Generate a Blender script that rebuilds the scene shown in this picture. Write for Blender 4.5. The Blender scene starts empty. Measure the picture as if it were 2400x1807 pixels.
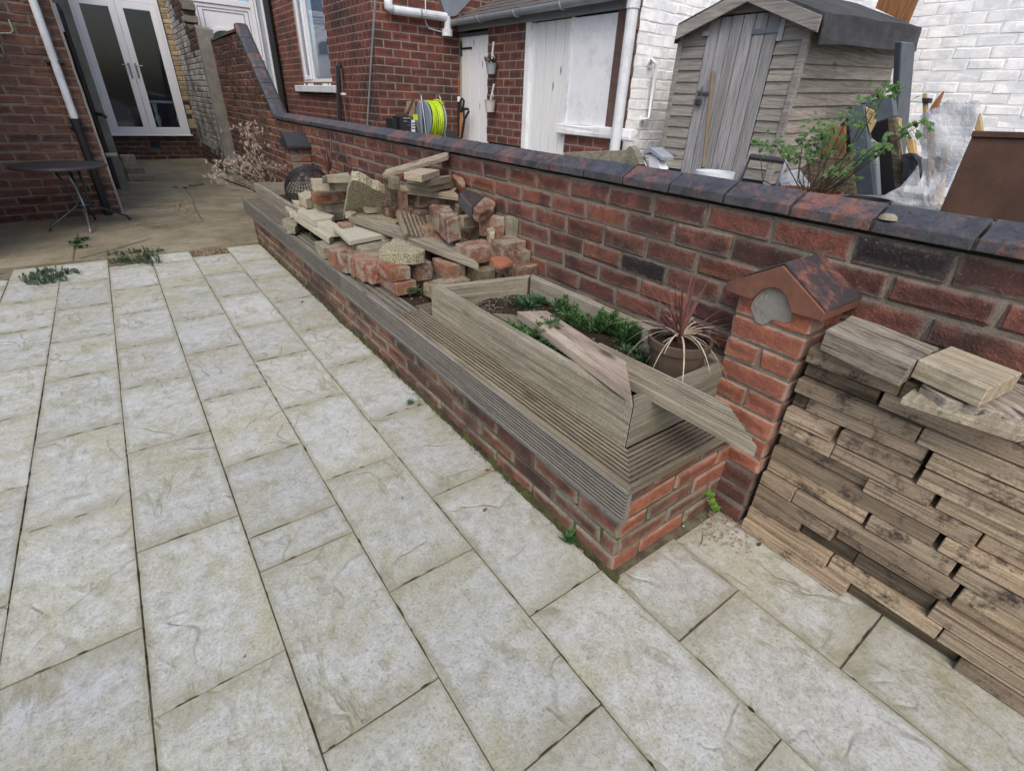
import bpy, bmesh, math, random
from mathutils import Vector, Matrix, noise
R=math.radians
random.seed(7)
S=bpy.context.scene
col=S.collection
# ---------------------------------------------------------------- camera
YAW,PIT,ROL=R(37.551),R(-29.880),R(2.653)
CAM=Vector((-.3172,0,1.2920)); FPX=1148.87
fw=Vector((math.sin(YAW)*math.cos(PIT),math.cos(YAW)*math.cos(PIT),math.sin(PIT)))
r0=Vector((math.cos(YAW),-math.sin(YAW),0)); u0=r0.cross(fw)
rt=math.cos(ROL)*r0+math.sin(ROL)*u0; up=-math.sin(ROL)*r0+math.cos(ROL)*u0
cd=bpy.data.cameras.new('camera'); cam=bpy.data.objects.new('camera',cd); col.objects.link(cam)
M=Matrix((rt,up,-fw)).transposed().to_4x4(); M.translation=CAM; cam.matrix_world=M
cd.sensor_width=36; cd.lens=36*FPX/2400; cd.clip_start=.05; cd.clip_end=500
S.camera=cam
# ---------------------------------------------------------------- light
w=bpy.data.worlds.new('World'); S.world=w; w.use_nodes=True
nt=w.node_tree; bg=nt.nodes['Background']; sk=nt.nodes.new('ShaderNodeTexSky'); sk.sky_type='NISHITA'
sk.sun_disc=False; sk.sun_elevation=R(52); sk.sun_rotation=R(222); sk.air_density=1.0; sk.dust_density=4.2; sk.ozone_density=1.2
nt.links.new(sk.outputs[0],bg.inputs[0]); bg.inputs[1].default_value=.15
sd=bpy.data.lights.new('sun','SUN'); sd.energy=.7; sd.angle=R(40); sd.color=(1,.97,.93)
so=bpy.data.objects.new('sun',sd); col.objects.link(so)
az=R(222); el=R(52); sv=Vector((math.sin(az)*math.cos(el),math.cos(az)*math.cos(el),math.sin(el)))
so.rotation_euler=sv.to_track_quat('Z','Y').to_euler()
S.view_settings.view_transform='Standard'; S.view_settings.look='None'; S.view_settings.gamma=1
S.view_settings.exposure=.47; S.view_settings.use_curve_mapping=False
S.render.engine='CYCLES'
# ---------------------------------------------------------------- pixel -> place helpers (camera model of the photo)
def P(x,y,X=None,Y=None,Z=None):
    d=rt*((x-1200)/FPX)-up*((y-903.5)/FPX)+fw
    i,v=(0,X) if X is not None else (1,Y) if Y is not None else (2,Z)
    return CAM+d*((v-CAM[i])/d[i])
def proj(p):
    q=p-CAM; z=q.dot(fw)
    return (1200+FPX*q.dot(rt)/z,903.5-FPX*q.dot(up)/z,z) if z>.05 else (9e9,9e9,-1)
def Zr(x0,y0,s): return lambda a,b:(x0+a/s,y0+b/s)
Z1=Zr(0,0,2.686);Z2=Zr(550,0,3.16);Z3=Zr(1050,0,3.16);Z4=Zr(1700,0,2.973);Z5=Zr(550,330,2.949);Z6=Zr(950,560,2.765)
Z7=Zr(1600,500,2.765);Z8=Zr(1600,1000,2.765);Y1=Zr(0,560,2.765);Y2=Zr(0,1150,2.4578);Y3=Zr(900,1150,2.4578);Y4=Zr(700,860,2.765)
C1=Zr(650,390,6.661);C2=Zr(900,360,5.946);C3=Zr(750,530,4.022);A6=Zr(1550,0,3.964);A3=Zr(850,0,4.897);A4=Zr(900,200,8.848);A5=Zr(1950,150,4.5);B1=Zr(600,0,5.55);A7=Zr(0,280,5.202);A2=Zr(330,0,5.045)
# ---------------------------------------------------------------- materials
class NT:
    def __init__(s,name,rough=.8,spec=.3,metal=0):
        s.m=bpy.data.materials.new(name); s.m.use_nodes=True; s.t=s.m.node_tree; s.b=s.t.nodes['Principled BSDF']
        s.b.inputs['Roughness'].default_value=rough; s.b.inputs['Metallic'].default_value=metal; s.b.inputs['Specular IOR Level'].default_value=spec
        s.tc=None;s.v=None
    def n(s,t,**k):
        x=s.t.nodes.new('ShaderNode'+t)
        for a,b in k.items(): setattr(x,a,b)
        return x
    def L(s,a,b): s.t.links.new(a,b)
    def co(s,scale=(1,1,1),rnd=20,island=False):
        tc=s.n('TexCoord'); mp=s.n('Mapping'); mp.inputs['Scale'].default_value=scale
        s.L(tc.outputs['Object'],mp.inputs['Vector'])
        if rnd:
            m=s.n('Math',operation='MULTIPLY'); s.L(s.rand(),m.inputs[0]); m.inputs[1].default_value=rnd
            s.L(m.outputs[0],mp.inputs['Location'])
        return mp.outputs[0]
    def rand(s):
        if s.v is None:
            oi=s.n('ObjectInfo'); g=s.n('NewGeometry'); a=s.n('Math',operation='ADD'); s.L(oi.outputs['Random'],a.inputs[0]); s.L(g.outputs['Random Per Island'],a.inputs[1])
            f=s.n('Math',operation='FRACT'); s.L(a.outputs[0],f.inputs[0]); s.v=f.outputs[0]
        return s.v
    def noise(s,vec,scale,detail=4,rough=.6,dist=0):
        x=s.n('TexNoise'); s.L(vec,x.inputs['Vector']); x.inputs['Scale'].default_value=scale; x.inputs['Detail'].default_value=detail; x.inputs['Roughness'].default_value=rough; x.inputs['Distortion'].default_value=dist
        return x.outputs['Fac']
    def vor(s,vec,scale,feat='F1'):
        x=s.n('TexVoronoi',feature=feat); s.L(vec,x.inputs['Vector']); x.inputs['Scale'].default_value=scale; return x.outputs['Distance']
    def ramp(s,f,st,interp='LINEAR'):
        x=s.n('ValToRGB'); x.color_ramp.interpolation=interp
        e=x.color_ramp.elements
        while len(e)<len(st): e.new(.5)
        for el,(p,c) in zip(e,st):
            el.position=p; el.color=(c[0],c[1],c[2],1) if hasattr(c,'__len__') else (c,c,c,1)
        s.L(f,x.inputs[0]); return x.outputs[0]
    def mix(s,f,a,b,mode='MIX'):
        x=s.n('Mix',data_type='RGBA',blend_type=mode)
        if hasattr(f,'links') : s.L(f,x.inputs[0])
        else: x.inputs[0].default_value=f
        for v,i in ((a,6),(b,7)):
            if hasattr(v,'links'): s.L(v,x.inputs[i])
            else: x.inputs[i].default_value=(v[0],v[1],v[2],1)
        return x.outputs[2]
    def mth(s,op,a,b=None):
        x=s.n('Math',operation=op)
        for v,i in ((a,0),(b,1)):
            if v is None: continue
            if hasattr(v,'links'): s.L(v,x.inputs[i])
            else: x.inputs[i].default_value=v
        return x.outputs[0]
    def bump(s,h,dist=.003,strength=1,prev=None):
        x=s.n('Bump'); x.inputs['Distance'].default_value=dist; x.inputs['Strength'].default_value=strength; s.L(h,x.inputs['Height'])
        if prev is not None: s.L(prev,x.inputs['Normal'])
        return x.outputs[0]
    def out(s,c=None,nrm=None,rough=None):
        if c is not None:
            if hasattr(c,'links'): s.L(c,s.b.inputs['Base Color'])
            else: s.b.inputs['Base Color'].default_value=(c[0],c[1],c[2],1)
        if nrm is not None: s.L(nrm,s.b.inputs['Normal'])
        if rough is not None: s.L(rough,s.b.inputs['Roughness'])
        return s.m
def brick_mat(name,cols,mortar=(.30,.27,.22),smear=.5,dark=.35,bumpd=.004,soot=None,rough=.85,clean=False,smw=.14):
    t=NT(name,rough,.25); v=t.co(rnd=30)
    base=t.ramp(t.rand(),[(i/(len(cols)-1)*.98,c) for i,c in enumerate(cols)])
    n1=t.noise(v,9,5,.65); n2=t.noise(v,45,4,.7); n3=t.noise(v,160,2,.6)
    c=t.mix(t.ramp(n2,[(.3,0),(.7,1)]),base,(.5,.5,.5),'OVERLAY') if False else base
    c=t.mix(t.ramp(n1,[(.42,0),(.62,1)]),c,t.mix(1,c,(1.35,1.3,1.25),'MULTIPLY'))
    c=t.mix(t.mth('MULTIPLY',t.ramp(t.noise(v,6,3,.6),[(.5,0),(.66,1)]),dark),c,(.035,.026,.028))
    if not clean:
        c=t.mix(t.ramp(n2,[(.3,.38),(.55,0)]),c,(.05,.03,.025))
        c=t.mix(t.ramp(n3,[(.62,0),(.75,.35)]),c,(.5,.42,.35))
    else: c=t.mix(t.ramp(n2,[(.28,.25),(.42,0)]),c,(.45,.45,.44))
    # mortar smeared over the arrises of the face
    uv=t.n('UVMap'); sx=t.n('SeparateXYZ'); t.L(uv.outputs[0],sx.inputs[0])
    du=t.mth('SUBTRACT',.5,t.mth('ABSOLUTE',t.mth('SUBTRACT',sx.outputs[0],.5)))
    dv=t.mth('SUBTRACT',.5,t.mth('ABSOLUTE',t.mth('SUBTRACT',sx.outputs[1],.5)))
    d=t.mth('MINIMUM',t.mth('MULTIPLY',du,3.2),dv)
    nn=t.noise(v,22,5,.7)
    if not clean: c=t.mix(t.mth('MULTIPLY',t.ramp(t.mth('ADD',d,t.mth('MULTIPLY',t.mth('SUBTRACT',t.noise(v,12,4,.7),.5),.9)),[(.22,0),(.42,1)]),t.ramp(t.rand(),[(.25,0),(.8,.6)])),c,tuple(x*.38 for x in cols[0]))
    e=t.mth('ADD',d,t.mth('MULTIPLY',t.mth('SUBTRACT',nn,.5),.55))
    sm=t.ramp(e,[(.02,1),(smw,0)])
    if smear: c=t.mix(t.mth('MULTIPLY',sm,smear),c,mortar)
    if soot:
        gp=t.n('NewGeometry').outputs['Position']
        c=t.mix(t.mth('MULTIPLY',t.ramp(t.noise(gp,1.6,6,.72),[(.46,0),(.62,1)]),soot),c,(.035,.032,.028))
    h=t.mth('ADD',t.mth('MULTIPLY',n2,.9),t.mth('MULTIPLY',n3,.45)); h=t.mth('ADD',h,t.mth('MULTIPLY',n1,1.2)); h=t.mth('ADD',h,t.mth('MULTIPLY',t.mth('MINIMUM',e,.2),1.6 if not clean else .15))
    return t.out(c,t.bump(h,bumpd,.9))
def simple(name,c,rough=.6,spec=.3,metal=0,var=.12,sc=8,bd=.0006,bs=60,dirt=None,ds=3):
    t=NT(name,rough,spec,metal); v=t.co(rnd=9)
    n=t.noise(v,sc,5,.6)
    cc=t.mix(t.ramp(n,[(.3,0),(.7,1)]),tuple(x*(1-var) for x in c),tuple(min(1,x*(1+var)) for x in c))
    if dirt: cc=t.mix(t.ramp(t.noise(v,ds,6,.75),[(.5,0),(.72,dirt[3])]),cc,dirt[:3])
    return t.out(cc,t.bump(t.noise(v,bs,4,.6),bd))
def wood(name,cols,green=.0,rough=.85,gs=1.0,bd=.0015,cracks=.7,streak=None,axis=0,rv0=.8,rv1=1.15,speck=.35):
    t=NT(name,rough,.2)
    sc=[14*gs,14*gs,14*gs]; sc[axis]=.9
    v=t.co(tuple(sc),rnd=13); v2=t.co(rnd=17)
    sc2=[60*gs,60*gs,60*gs]; sc2[axis]=2.5
    vf=t.co(tuple(sc2),rnd=11)
    g=t.noise(v,1.6,6,.62,.9); f=t.noise(vf,1.5,4,.65,.3)
    base=t.ramp(g,[(.28,cols[0]),(.5,cols[1]),(.72,cols[2])])
    c=t.mix(t.ramp(f,[(.35,.55 if cols[0][0]<.6 else .10),(.6,0)]),base,tuple(x*.3 for x in cols[0]))
    ra=t.ramp(t.rand(),[(0,(rv0,rv0,rv0*.97)),(.5,(1.0,1.0,1.0)),(1,(rv1,rv1*.98,rv1*.92))])
    c=t.mix(1,c,ra,'MULTIPLY')
    sp=t.noise(t.co(rnd=7),170,3,.7); c=t.mix(t.ramp(sp,[(.3,speck),(.5,0)]),c,tuple(x*.35 for x in cols[0]))
    if cracks: c=t.mix(t.ramp(t.noise(vf,.9,3,.5,.5),[(.33,cracks),(.39,0)]),c,(.025,.02,.016))
    kn=t.vor(t.co((2.2,7,7) if axis==0 else (7,2.2,7) if axis==1 else (7,7,2.2),rnd=31),1.0)
    c=t.mix(t.ramp(kn,[(.05,.75),(.14,0)]),c,(.05,.035,.025))
    if green: c=t.mix(t.mth('MULTIPLY',t.ramp(t.noise(v2,7,6,.75),[(.42,0),(.68,1)]),green),c,(.105,.115,.045))
    if streak: c=t.mix(t.mth('MULTIPLY',t.ramp(t.noise(v2,11,6,.8),[(.52,0),(.66,1)]),streak),c,(.022,.02,.018))
    h=t.mth('ADD',t.mth('MULTIPLY',f,.8),g)
    return t.out(c,t.bump(h,bd))
MAT={}
def ms():
    m=MAT
    reds=[(.17,.064,.046),(.205,.08,.056),(.135,.055,.046),(.235,.095,.06),(.155,.066,.055),(.11,.048,.042),(.22,.085,.05)]
    m['brick_b']=brick_mat('boundary_brick',reds,mortar=(.20,.175,.145),smear=.75,smw=.2,dark=.8,bumpd=.007,soot=.45)
    m['brick_burnt']=brick_mat('burnt_brick',[(.02,.018,.02),(.035,.028,.03)],smear=.35,dark=.5,bumpd=.004,rough=.5)
    m['brick_p']=brick_mat('pier_brick',[(.27,.10,.06),(.235,.085,.055),(.30,.12,.075),(.25,.095,.065)],mortar=(.36,.33,.27),smear=.45,dark=.25)
    m['brick_l']=brick_mat('planter_brick',[(.19,.085,.06),(.15,.07,.055),(.22,.095,.06),(.13,.06,.052),(.21,.12,.09)],mortar=(.23,.215,.16),smear=.95,dark=.7,bumpd=.010,soot=.75,smw=.28)
    m['brick_h']=brick_mat('left_house_brick',[(.15,.075,.058),(.12,.06,.05),(.17,.08,.058),(.135,.07,.058),(.19,.095,.06),(.105,.058,.05)],mortar=(.28,.23,.18),smear=.4,dark=.45,soot=.25)
    m['brick_n']=brick_mat('neighbour_brick',[(.17,.05,.036),(.13,.045,.036),(.20,.062,.042),(.105,.04,.036),(.22,.075,.05)],mortar=(.36,.31,.26),smear=.2,dark=.35,soot=.75)
    m['brick_o']=brick_mat('outhouse_brick',[(.16,.06,.045),(.12,.05,.042),(.19,.065,.045)],mortar=(.30,.26,.22),smear=.25,dark=.4,soot=.4)
    m['brick_w']=brick_mat('white_painted_brick',[(.78,.81,.83),(.82,.84,.85),(.75,.78,.81)],mortar=(.80,.82,.83),smear=.5,dark=0,bumpd=.004,clean=True)
    m['brick_wo']=brick_mat('old_whitewashed_brick',[(.40,.41,.40),(.48,.49,.48),(.33,.32,.31),(.42,.42,.41)],mortar=(.40,.40,.38),smear=.5,dark=.4,soot=.8)
    m['brick_c']=brick_mat('cream_painted_brick',[(.42,.33,.20),(.46,.37,.23),(.40,.31,.19)],mortar=(.42,.34,.22),smear=.6,dark=.1,soot=.3)
    m['brick_d']=brick_mat('damp_brick',[(.10,.045,.035),(.07,.035,.03),(.13,.055,.04)],mortar=(.16,.14,.12),smear=.5,dark=.6,soot=.7)
    t=NT('mortar',.95,.1); v=t.co(rnd=0); n=t.noise(v,60,5,.7); m['mortar']=t.out(t.mix(t.ramp(t.noise(v,5,5,.7),[(.35,0),(.65,1)]),(.13,.115,.09),(.25,.225,.185)),t.bump(n,.006))
    t=NT('mortar_pale',.95,.1); v=t.co(rnd=0); n=t.noise(v,60,5,.7); m['mortar_n']=t.out(t.mix(t.ramp(t.noise(v,3,5,.7),[(.4,0),(.7,1)]),(.36,.32,.28),(.22,.19,.17)),t.bump(n,.003))
    t=NT('mortar_mossy',.95,.1); v=t.co(rnd=0); n=t.noise(v,50,5,.7); m['mortar_l']=t.out(t.mix(t.ramp(t.noise(v,6,5,.7),[(.4,0),(.6,1)]),(.15,.14,.105),(.075,.08,.04)),t.bump(n,.008))
    m['mortar_w']=simple('mortar_white',(.80,.83,.845),.9,.2,bd=.001,bs=30)
    # paving slab: pale riven stone with ochre algae
    t=NT('paving_slab',.62,.3); v=t.co(rnd=40); vw=t.co(rnd=0)
    vs=t.co((1.3,1.0,1),rnd=40)
    n=t.noise(v,120,6,.8); nb=t.noise(v,3.2,5,.66,.5); nf=t.noise(v,26,5,.75)
    c=t.ramp(nf,[(.3,(.32,.32,.28)),(.5,(.45,.46,.43)),(.72,(.55,.57,.56))])
    c=t.mix(t.ramp(nb,[(.45,0),(.66,.72)]),c,(.345,.325,.195))
    c=t.mix(t.ramp(t.noise(v,14,7,.88),[(.5,0),(.66,.6)]),c,(.26,.25,.15))
    c=t.mix(t.ramp(t.noise(v,2.6,6,.7),[(.53,0),(.66,.45)]),c,(.56,.60,.64))
    c=t.mix(t.ramp(n,[(.33,.85),(.47,0)]),c,(.19,.18,.11)); c=t.mix(t.ramp(n,[(.54,0),(.68,.5)]),c,(.62,.64,.63))
    c=t.mix(1,c,t.ramp(t.rand(),[(0,.9),(1,1.07)]),'MULTIPLY')
    # ridge lines of the riven mould
    rg=t.mth('ABSOLUTE',t.mth('SUBTRACT',t.noise(vs,3.6,2.5,.5,.5),.5)); gate=t.ramp(t.noise(v,4.7,2,.5),[(.5,0),(.6,1)])
    rl=t.mth('MULTIPLY',t.ramp(rg,[(.0,1),(.03,0)]),gate)
    c=t.mix(t.mth('MULTIPLY',rl,.35),c,(.22,.20,.12))
    rv=t.co((2.6,1.0,1),rnd=33); tc_=rv.node; tc_.inputs['Rotation'].default_value=(0,0,R(38))
    rg2=t.mth('ABSOLUTE',t.mth('SUBTRACT',t.noise(rv,2.6,4,.6,.35),.5)); rl2=t.mth('MULTIPLY',t.ramp(rg2,[(.0,1),(.05,0)]),t.ramp(t.noise(v,5.5,3,.6),[(.5,0),(.62,1)]))
    c=t.mix(t.mth('MULTIPLY',rl2,.5),c,(.22,.205,.11)); rl=t.mth('MAXIMUM',rl,t.mth('MULTIPLY',rl2,.6))
    # algae creeping from the joints
    uv=t.n('UVMap'); sx=t.n('SeparateXYZ'); t.L(uv.outputs[0],sx.inputs[0])
    du=t.mth('SUBTRACT',.5,t.mth('ABSOLUTE',t.mth('SUBTRACT',sx.outputs[0],.5))); dv=t.mth('SUBTRACT',.5,t.mth('ABSOLUTE',t.mth('SUBTRACT',sx.outputs[1],.5)))
    d=t.mth('MINIMUM',t.mth('MULTIPLY',du,2.),dv); e=t.mth('ADD',d,t.mth('MULTIPLY',t.mth('SUBTRACT',nb,.5),.5))
    c=t.mix(t.ramp(e,[(.0,.5),(.11,0)]),c,(.25,.23,.13))
    h=t.mth('ADD',t.mth('MULTIPLY',n,.7),t.mth('MULTIPLY',nf,1.1)); h=t.mth('SUBTRACT',h,t.mth('MULTIPLY',rl,.9))
    m['slab']=t.out(c,t.bump(h,.0045,.9),t.ramp(nb,[(.3,.5),(.7,.75)]))
    t=NT('jointing_dirt',.95,.1); v=t.co(rnd=0); m['joint']=t.out(t.mix(t.ramp(t.noise(v,12,5,.7),[(.4,0),(.6,1)]),(.09,.08,.058),(.19,.17,.115)),t.bump(t.noise(v,90,4,.7),.006))
    m['groove_shade']=simple('groove_shade',(.12,.105,.082),.95,.1,var=.4,sc=30)  # dark tone painted into the decking grooves as their shade
    t=NT('old_concrete',.85,.25); v=t.co(rnd=0)
    c=t.ramp(t.noise(v,1.3,7,.72,.4),[(.3,(.13,.112,.07)),(.5,(.25,.215,.15)),(.72,(.34,.31,.225))])
    c=t.mix(t.ramp(t.noise(v,4,6,.75),[(.47,0),(.66,.7)]),c,(.13,.135,.07)); c=t.mix(t.ramp(t.noise(v,30,5,.8),[(.3,.7),(.48,0)]),c,(.09,.08,.06))
    m['concrete']=t.out(c,t.bump(t.noise(v,45,6,.75),.006),t.ramp(t.noise(v,.9,3,.5),[(.4,.55),(.6,.9)]))
    t=NT('soil',.95,.1); v=t.co(rnd=0); m['soil']=t.out(t.ramp(t.noise(v,30,6,.8),[(.3,(.02,.016,.012)),(.6,(.06,.045,.03)),(.8,(.16,.13,.09))]),t.bump(t.noise(v,60,6,.8),.012))
    t=NT('dirt_moss',.95,.1); v=t.co(rnd=0); m['dirt_moss']=t.out(t.mix(t.ramp(t.noise(v,9,6,.75),[(.42,0),(.6,1)]),(.045,.038,.028),(.085,.095,.035)),t.bump(t.noise(v,90,5,.8),.01))
    # coping: blue engineering brick worn to red
    t=NT('coping_blue_brick',.38,.5); v=t.co(rnd=25)
    k=t.ramp(t.rand(),[(0,.0),(.5,.035),(1,.11)])
    nn=t.mth('ADD',t.noise(v,9,8,.85),k)
    c=t.mix(t.ramp(nn,[(.56,0),(.70,.9)]),t.ramp(t.noise(v,14,5,.7),[(.3,(.030,.031,.036)),(.7,(.085,.086,.095))]),(.24,.095,.065))
    c=t.mix(t.ramp(t.noise(v,60,4,.7),[(.33,.8),(.45,0)]),c,(.025,.02,.02))
    m['coping']=t.out(c,t.bump(t.noise(v,70,5,.7),.0025),t.ramp(nn,[(.5,.33),(.7,.75)]))
    t=NT('cap_mortar',.9,.15); v=t.co(rnd=5); m['cap_mortar']=t.out(t.mix(t.ramp(t.noise(v,14,7,.8),[(.48,0),(.66,.8)]),(.27,.26,.235),(.17,.13,.10)),t.bump(t.noise(v,60,6,.8),.008))
    t=NT('pier_cap_tile',.45,.4); v=t.co(rnd=5); nn=t.noise(v,12,8,.8)
    m['cap']=t.out(t.mix(t.ramp(nn,[(.38,0),(.50,.97)]),(.22,.095,.065),(.045,.043,.05)),t.bump(t.noise(v,60,5,.7),.003))
    m['cap_red']=simple('pier_cap_red_clay',(.155,.068,.045),.7,.3,var=.3,dirt=(.06,.05,.045,.6),bd=.002)
    m['cap_black']=simple('black_cap',(.03,.032,.036),.45,.4,bd=.001)
    m['w_buff']=wood('buff_decking',[(.24,.21,.16),(.33,.295,.23),(.42,.38,.30)],green=.12,cracks=.2,bd=.001)
    m['w_deck']=wood('weathered_decking',[(.17,.14,.105),(.25,.21,.16),(.33,.285,.22)],green=.22,streak=.2,cracks=.35,bd=.001)
    m['w_fascia']=wood('grey_fascia_decking',[(.19,.18,.175),(.235,.225,.215),(.27,.26,.25)],green=.12,cracks=.12,bd=.0006)
    m['w_edge']=wood('grey_decking_grooves',[(.20,.19,.165),(.26,.245,.215),(.32,.305,.27)],green=.25,cracks=.15,bd=.0008)
    m['w_frame']=wood('mossy_sleeper',[(.22,.20,.16),(.32,.295,.24),(.42,.39,.32)],green=.28,streak=.12,cracks=.3,gs=1.3,speck=.6)
    m['w_fresh']=wood('pale_timber',[(.33,.28,.205),(.42,.365,.275),(.50,.45,.35)],green=.05,cracks=.3,streak=.3)
    m['w_stack']=wood('stacked_timber',[(.27,.205,.145),(.41,.325,.235),(.54,.445,.33)],green=.06,cracks=.5,streak=.9,axis=1,rv0=.62,rv1=1.18,gs=1.6,bd=.003,speck=.5)
    m['w_waney']=wood('waney_edged_timber',[(.22,.19,.15),(.37,.33,.27),(.52,.48,.41)],green=.1,cracks=.8,streak=.45,gs=1.3,bd=.004)
    m['w_rot']=wood('rotten_timber',[(.04,.032,.025),(.11,.085,.062),(.24,.19,.14)],green=.15,streak=.95,cracks=.8,axis=1)
    m['w_shed']=wood('silvered_shed_board',[(.26,.245,.23),(.34,.32,.30),(.42,.395,.37)],green=.12,cracks=.3,gs=.8,axis=1)
    m['w_shedx']=wood('silvered_shed_side_board',[(.22,.20,.175),(.30,.275,.245),(.37,.345,.31)],green=.1,cracks=.3,gs=.8,axis=0)
    m['w_door']=wood('silver_shed_door_board',[(.33,.33,.34),(.39,.39,.40),(.45,.45,.455)],cracks=.1,gs=.8,axis=2)
    m['w_orange']=wood('stained_timber',[(.24,.11,.05),(.33,.16,.075),(.40,.21,.10)],cracks=.2,axis=2)
    m['w_yellow']=wood('fresh_split_timber',[(.42,.30,.14),(.52,.38,.20),(.60,.46,.26)],cracks=.2,axis=2)
    m['stick']=simple('stick_wood',(.18,.14,.09),.7)
    m['white_door']=wood('white_painted_planks',[(.78,.81,.83),(.80,.825,.845),(.82,.84,.86)],cracks=.08,rv0=.97,rv1=1.0,speck=.0,bd=.0005,gs=.6,axis=2,rough=.6)
    m['upvc']=simple('white_upvc',(.78,.80,.84),.3,.5,var=.02)
    m['upvc_g']=simple('aged_upvc',(.68,.71,.74),.4,.4,var=.08,dirt=(.2,.2,.19,.5))
    m['render']=simple('grey_render',(.22,.215,.19),.85,.2,var=.2,dirt=(.10,.10,.07,.6),bd=.004,bs=30)
    m['render_w']=simple('white_board',(.80,.82,.84),.6,.3,var=.04,dirt=(.35,.30,.25,.4),bd=.001,ds=5)
    m['black']=simple('black_plastic',(.02,.021,.024),.4,.4)
    m['dark_metal']=simple('dark_metal',(.06,.06,.062),.4,.5,.3)
    m['grey_metal']=simple('grey_metal',(.25,.26,.28),.35,.5,.8)
    m['anthracite']=simple('anthracite_panel',(.085,.105,.125),.5,.4,var=.15,dirt=(.03,.03,.03,.5))
    m['rust']=simple('rusty_sheet',(.085,.048,.034),.75,.3,var=.25,sc=6,dirt=(.15,.08,.05,.4),bd=.001)
    m['felt']=simple('roofing_felt',(.05,.052,.058),.85,.2,var=.25,dirt=(.12,.12,.125,.5),bd=.003,bs=120)
    m['slate']=simple('roof_slate',(.11,.105,.10),.7,.3,var=.3,dirt=(.16,.15,.11,.6),bd=.003)
    m['gutter']=simple('grey_gutter',(.30,.33,.36),.4,.4,var=.1,dirt=(.12,.13,.13,.5))
    m['lead']=simple('lead_flashing',(.25,.27,.30),.5,.4,.3,bd=.002)
    m['terracotta']=simple('terracotta',(.30,.12,.07),.8,.2,var=.2,bd=.001)
    m['potdark']=simple('weathered_pot',(.10,.075,.055),.8,.2,var=.3,bd=.001)
    m['lime']=simple('lime_hose',(.42,.58,.02),.4,.4,var=.1)
    m['copper']=simple('copper',(.38,.17,.08),.4,.5,.6)
    m['orange']=simple('orange_wood_handle',(.45,.17,.05),.5)
    m['card']=simple('cardboard',(.33,.24,.16),.9,.1)
    m['blue']=simple('grey_blue_plastic',(.20,.25,.30),.45,.4)
    m['putty']=simple('putty_pink_plastic',(.50,.47,.46),.5,.3)
    m['sand']=simple('sandstone',(.37,.33,.245),.9,.15,var=.25,sc=20,dirt=(.14,.14,.07,.7),bd=.004,bs=50,ds=8)
    m['sandw']=simple('pale_paving_offcut',(.42,.40,.32),.85,.2,var=.15,dirt=(.20,.20,.11,.7),bd=.002,ds=8)
    m['mossy']=simple('mossy_stone',(.24,.22,.165),.95,.15,var=.3,sc=15,dirt=(.13,.135,.065,.6),bd=.006,bs=40,ds=6)
    t=NT('pebble_dash_slab',.85,.25); v=t.co(rnd=9); c=t.ramp(t.vor(v,120),[(.1,(.46,.43,.34)),(.5,(.30,.27,.18)),(.8,(.14,.12,.08))])
    c=t.mix(t.ramp(t.noise(v,7,6,.75),[(.45,0),(.7,.6)]),c,(.21,.21,.09)); m['aggregate']=t.out(c,t.bump(t.vor(v,120),.003,-1))
    for nm,cc in (('rb_red',(.31,.11,.065)),('rb_pink',(.30,.145,.095)),('rb_brown',(.21,.105,.07)),('rb_mustard',(.22,.15,.08))):
        t=NT('rubble_'+nm,.9,.2); v=t.co(rnd=15)
        c=t.mix(t.ramp(t.noise(v,30,5,.7),[(.3,0),(.7,1)]),tuple(x*.7 for x in cc),tuple(x*1.15 for x in cc))
        c=t.mix(t.ramp(t.noise(v,9,8,.82,.3),[(.46,0),(.56,.85)]),c,(.36,.33,.265))
        c=t.mix(t.ramp(t.noise(v,6,6,.8),[(.56,0),(.7,.6)]),c,(.12,.115,.05))
        m[nm]=t.out(c,t.bump(t.noise(v,45,7,.85),.012))
    for nm,cc,tr in (('leaf',(.08,.17,.055),.35),('leaf_dk',(.045,.11,.05),.3),('leaf_lt',(.13,.26,.04),.35),('acer',(.085,.165,.05),.3),('fern',(.05,.10,.05),.2)):
        t=NT(nm,.55,.3); c=t.mix(t.rand(),tuple(x*.65 for x in cc),tuple(x*1.45 for x in cc)); t.b.inputs['Subsurface Weight'].default_value=0
        tb=t.n('BsdfTranslucent'); t.L(c,tb.inputs[0]); mx=t.n('MixShader'); mx.inputs[0].default_value=tr; t.L(t.b.outputs[0],mx.inputs[1]); t.L(tb.outputs[0],mx.inputs[2])
        t.L(mx.outputs[0],t.t.nodes['Material Output'].inputs[0]); m[nm]=t.out(c)
    m['cordy']=simple('red_strap_leaf',(.13,.055,.048),.5,.3,var=.35,sc=30)
    m['dead']=simple('dead_leaf',(.42,.35,.27),.8,.2,var=.3,sc=30)
    m['deadtuft']=simple('bleached_flower_heads',(.46,.40,.32),.9,.1,var=.3,sc=30)
    m['brownleaf']=simple('brown_fallen_leaf',(.20,.09,.05),.7,.2,var=.3,sc=60)
    m['stem']=simple('brown_stem',(.06,.045,.03),.8)
    t=NT('window_glass',.03,.5); t.b.inputs['Transmission Weight'].default_value=1; t.b.inputs['IOR'].default_value=1.45; m['glass']=t.out((.75,.85,.95))
    t=NT('clear_plastic_sheet',.25,.5); v=t.co(rnd=3)
    tb=t.n('BsdfTransparent'); mx=t.n('MixShader'); t.L(t.ramp(t.noise(v,6,5,.7,1.5),[(.3,.16),(.7,.6)]),mx.inputs[0]); t.L(tb.outputs[0],mx.inputs[1]); t.L(t.b.outputs[0],mx.inputs[2])
    t.L(mx.outputs[0],t.t.nodes['Material Output'].inputs[0]); m['sheet']=t.out((.62,.66,.72),t.bump(t.noise(v,9,4,.6,1.5),.02))
    m['dark']=simple('dark_interior',(.065,.078,.10),.9)
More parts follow.
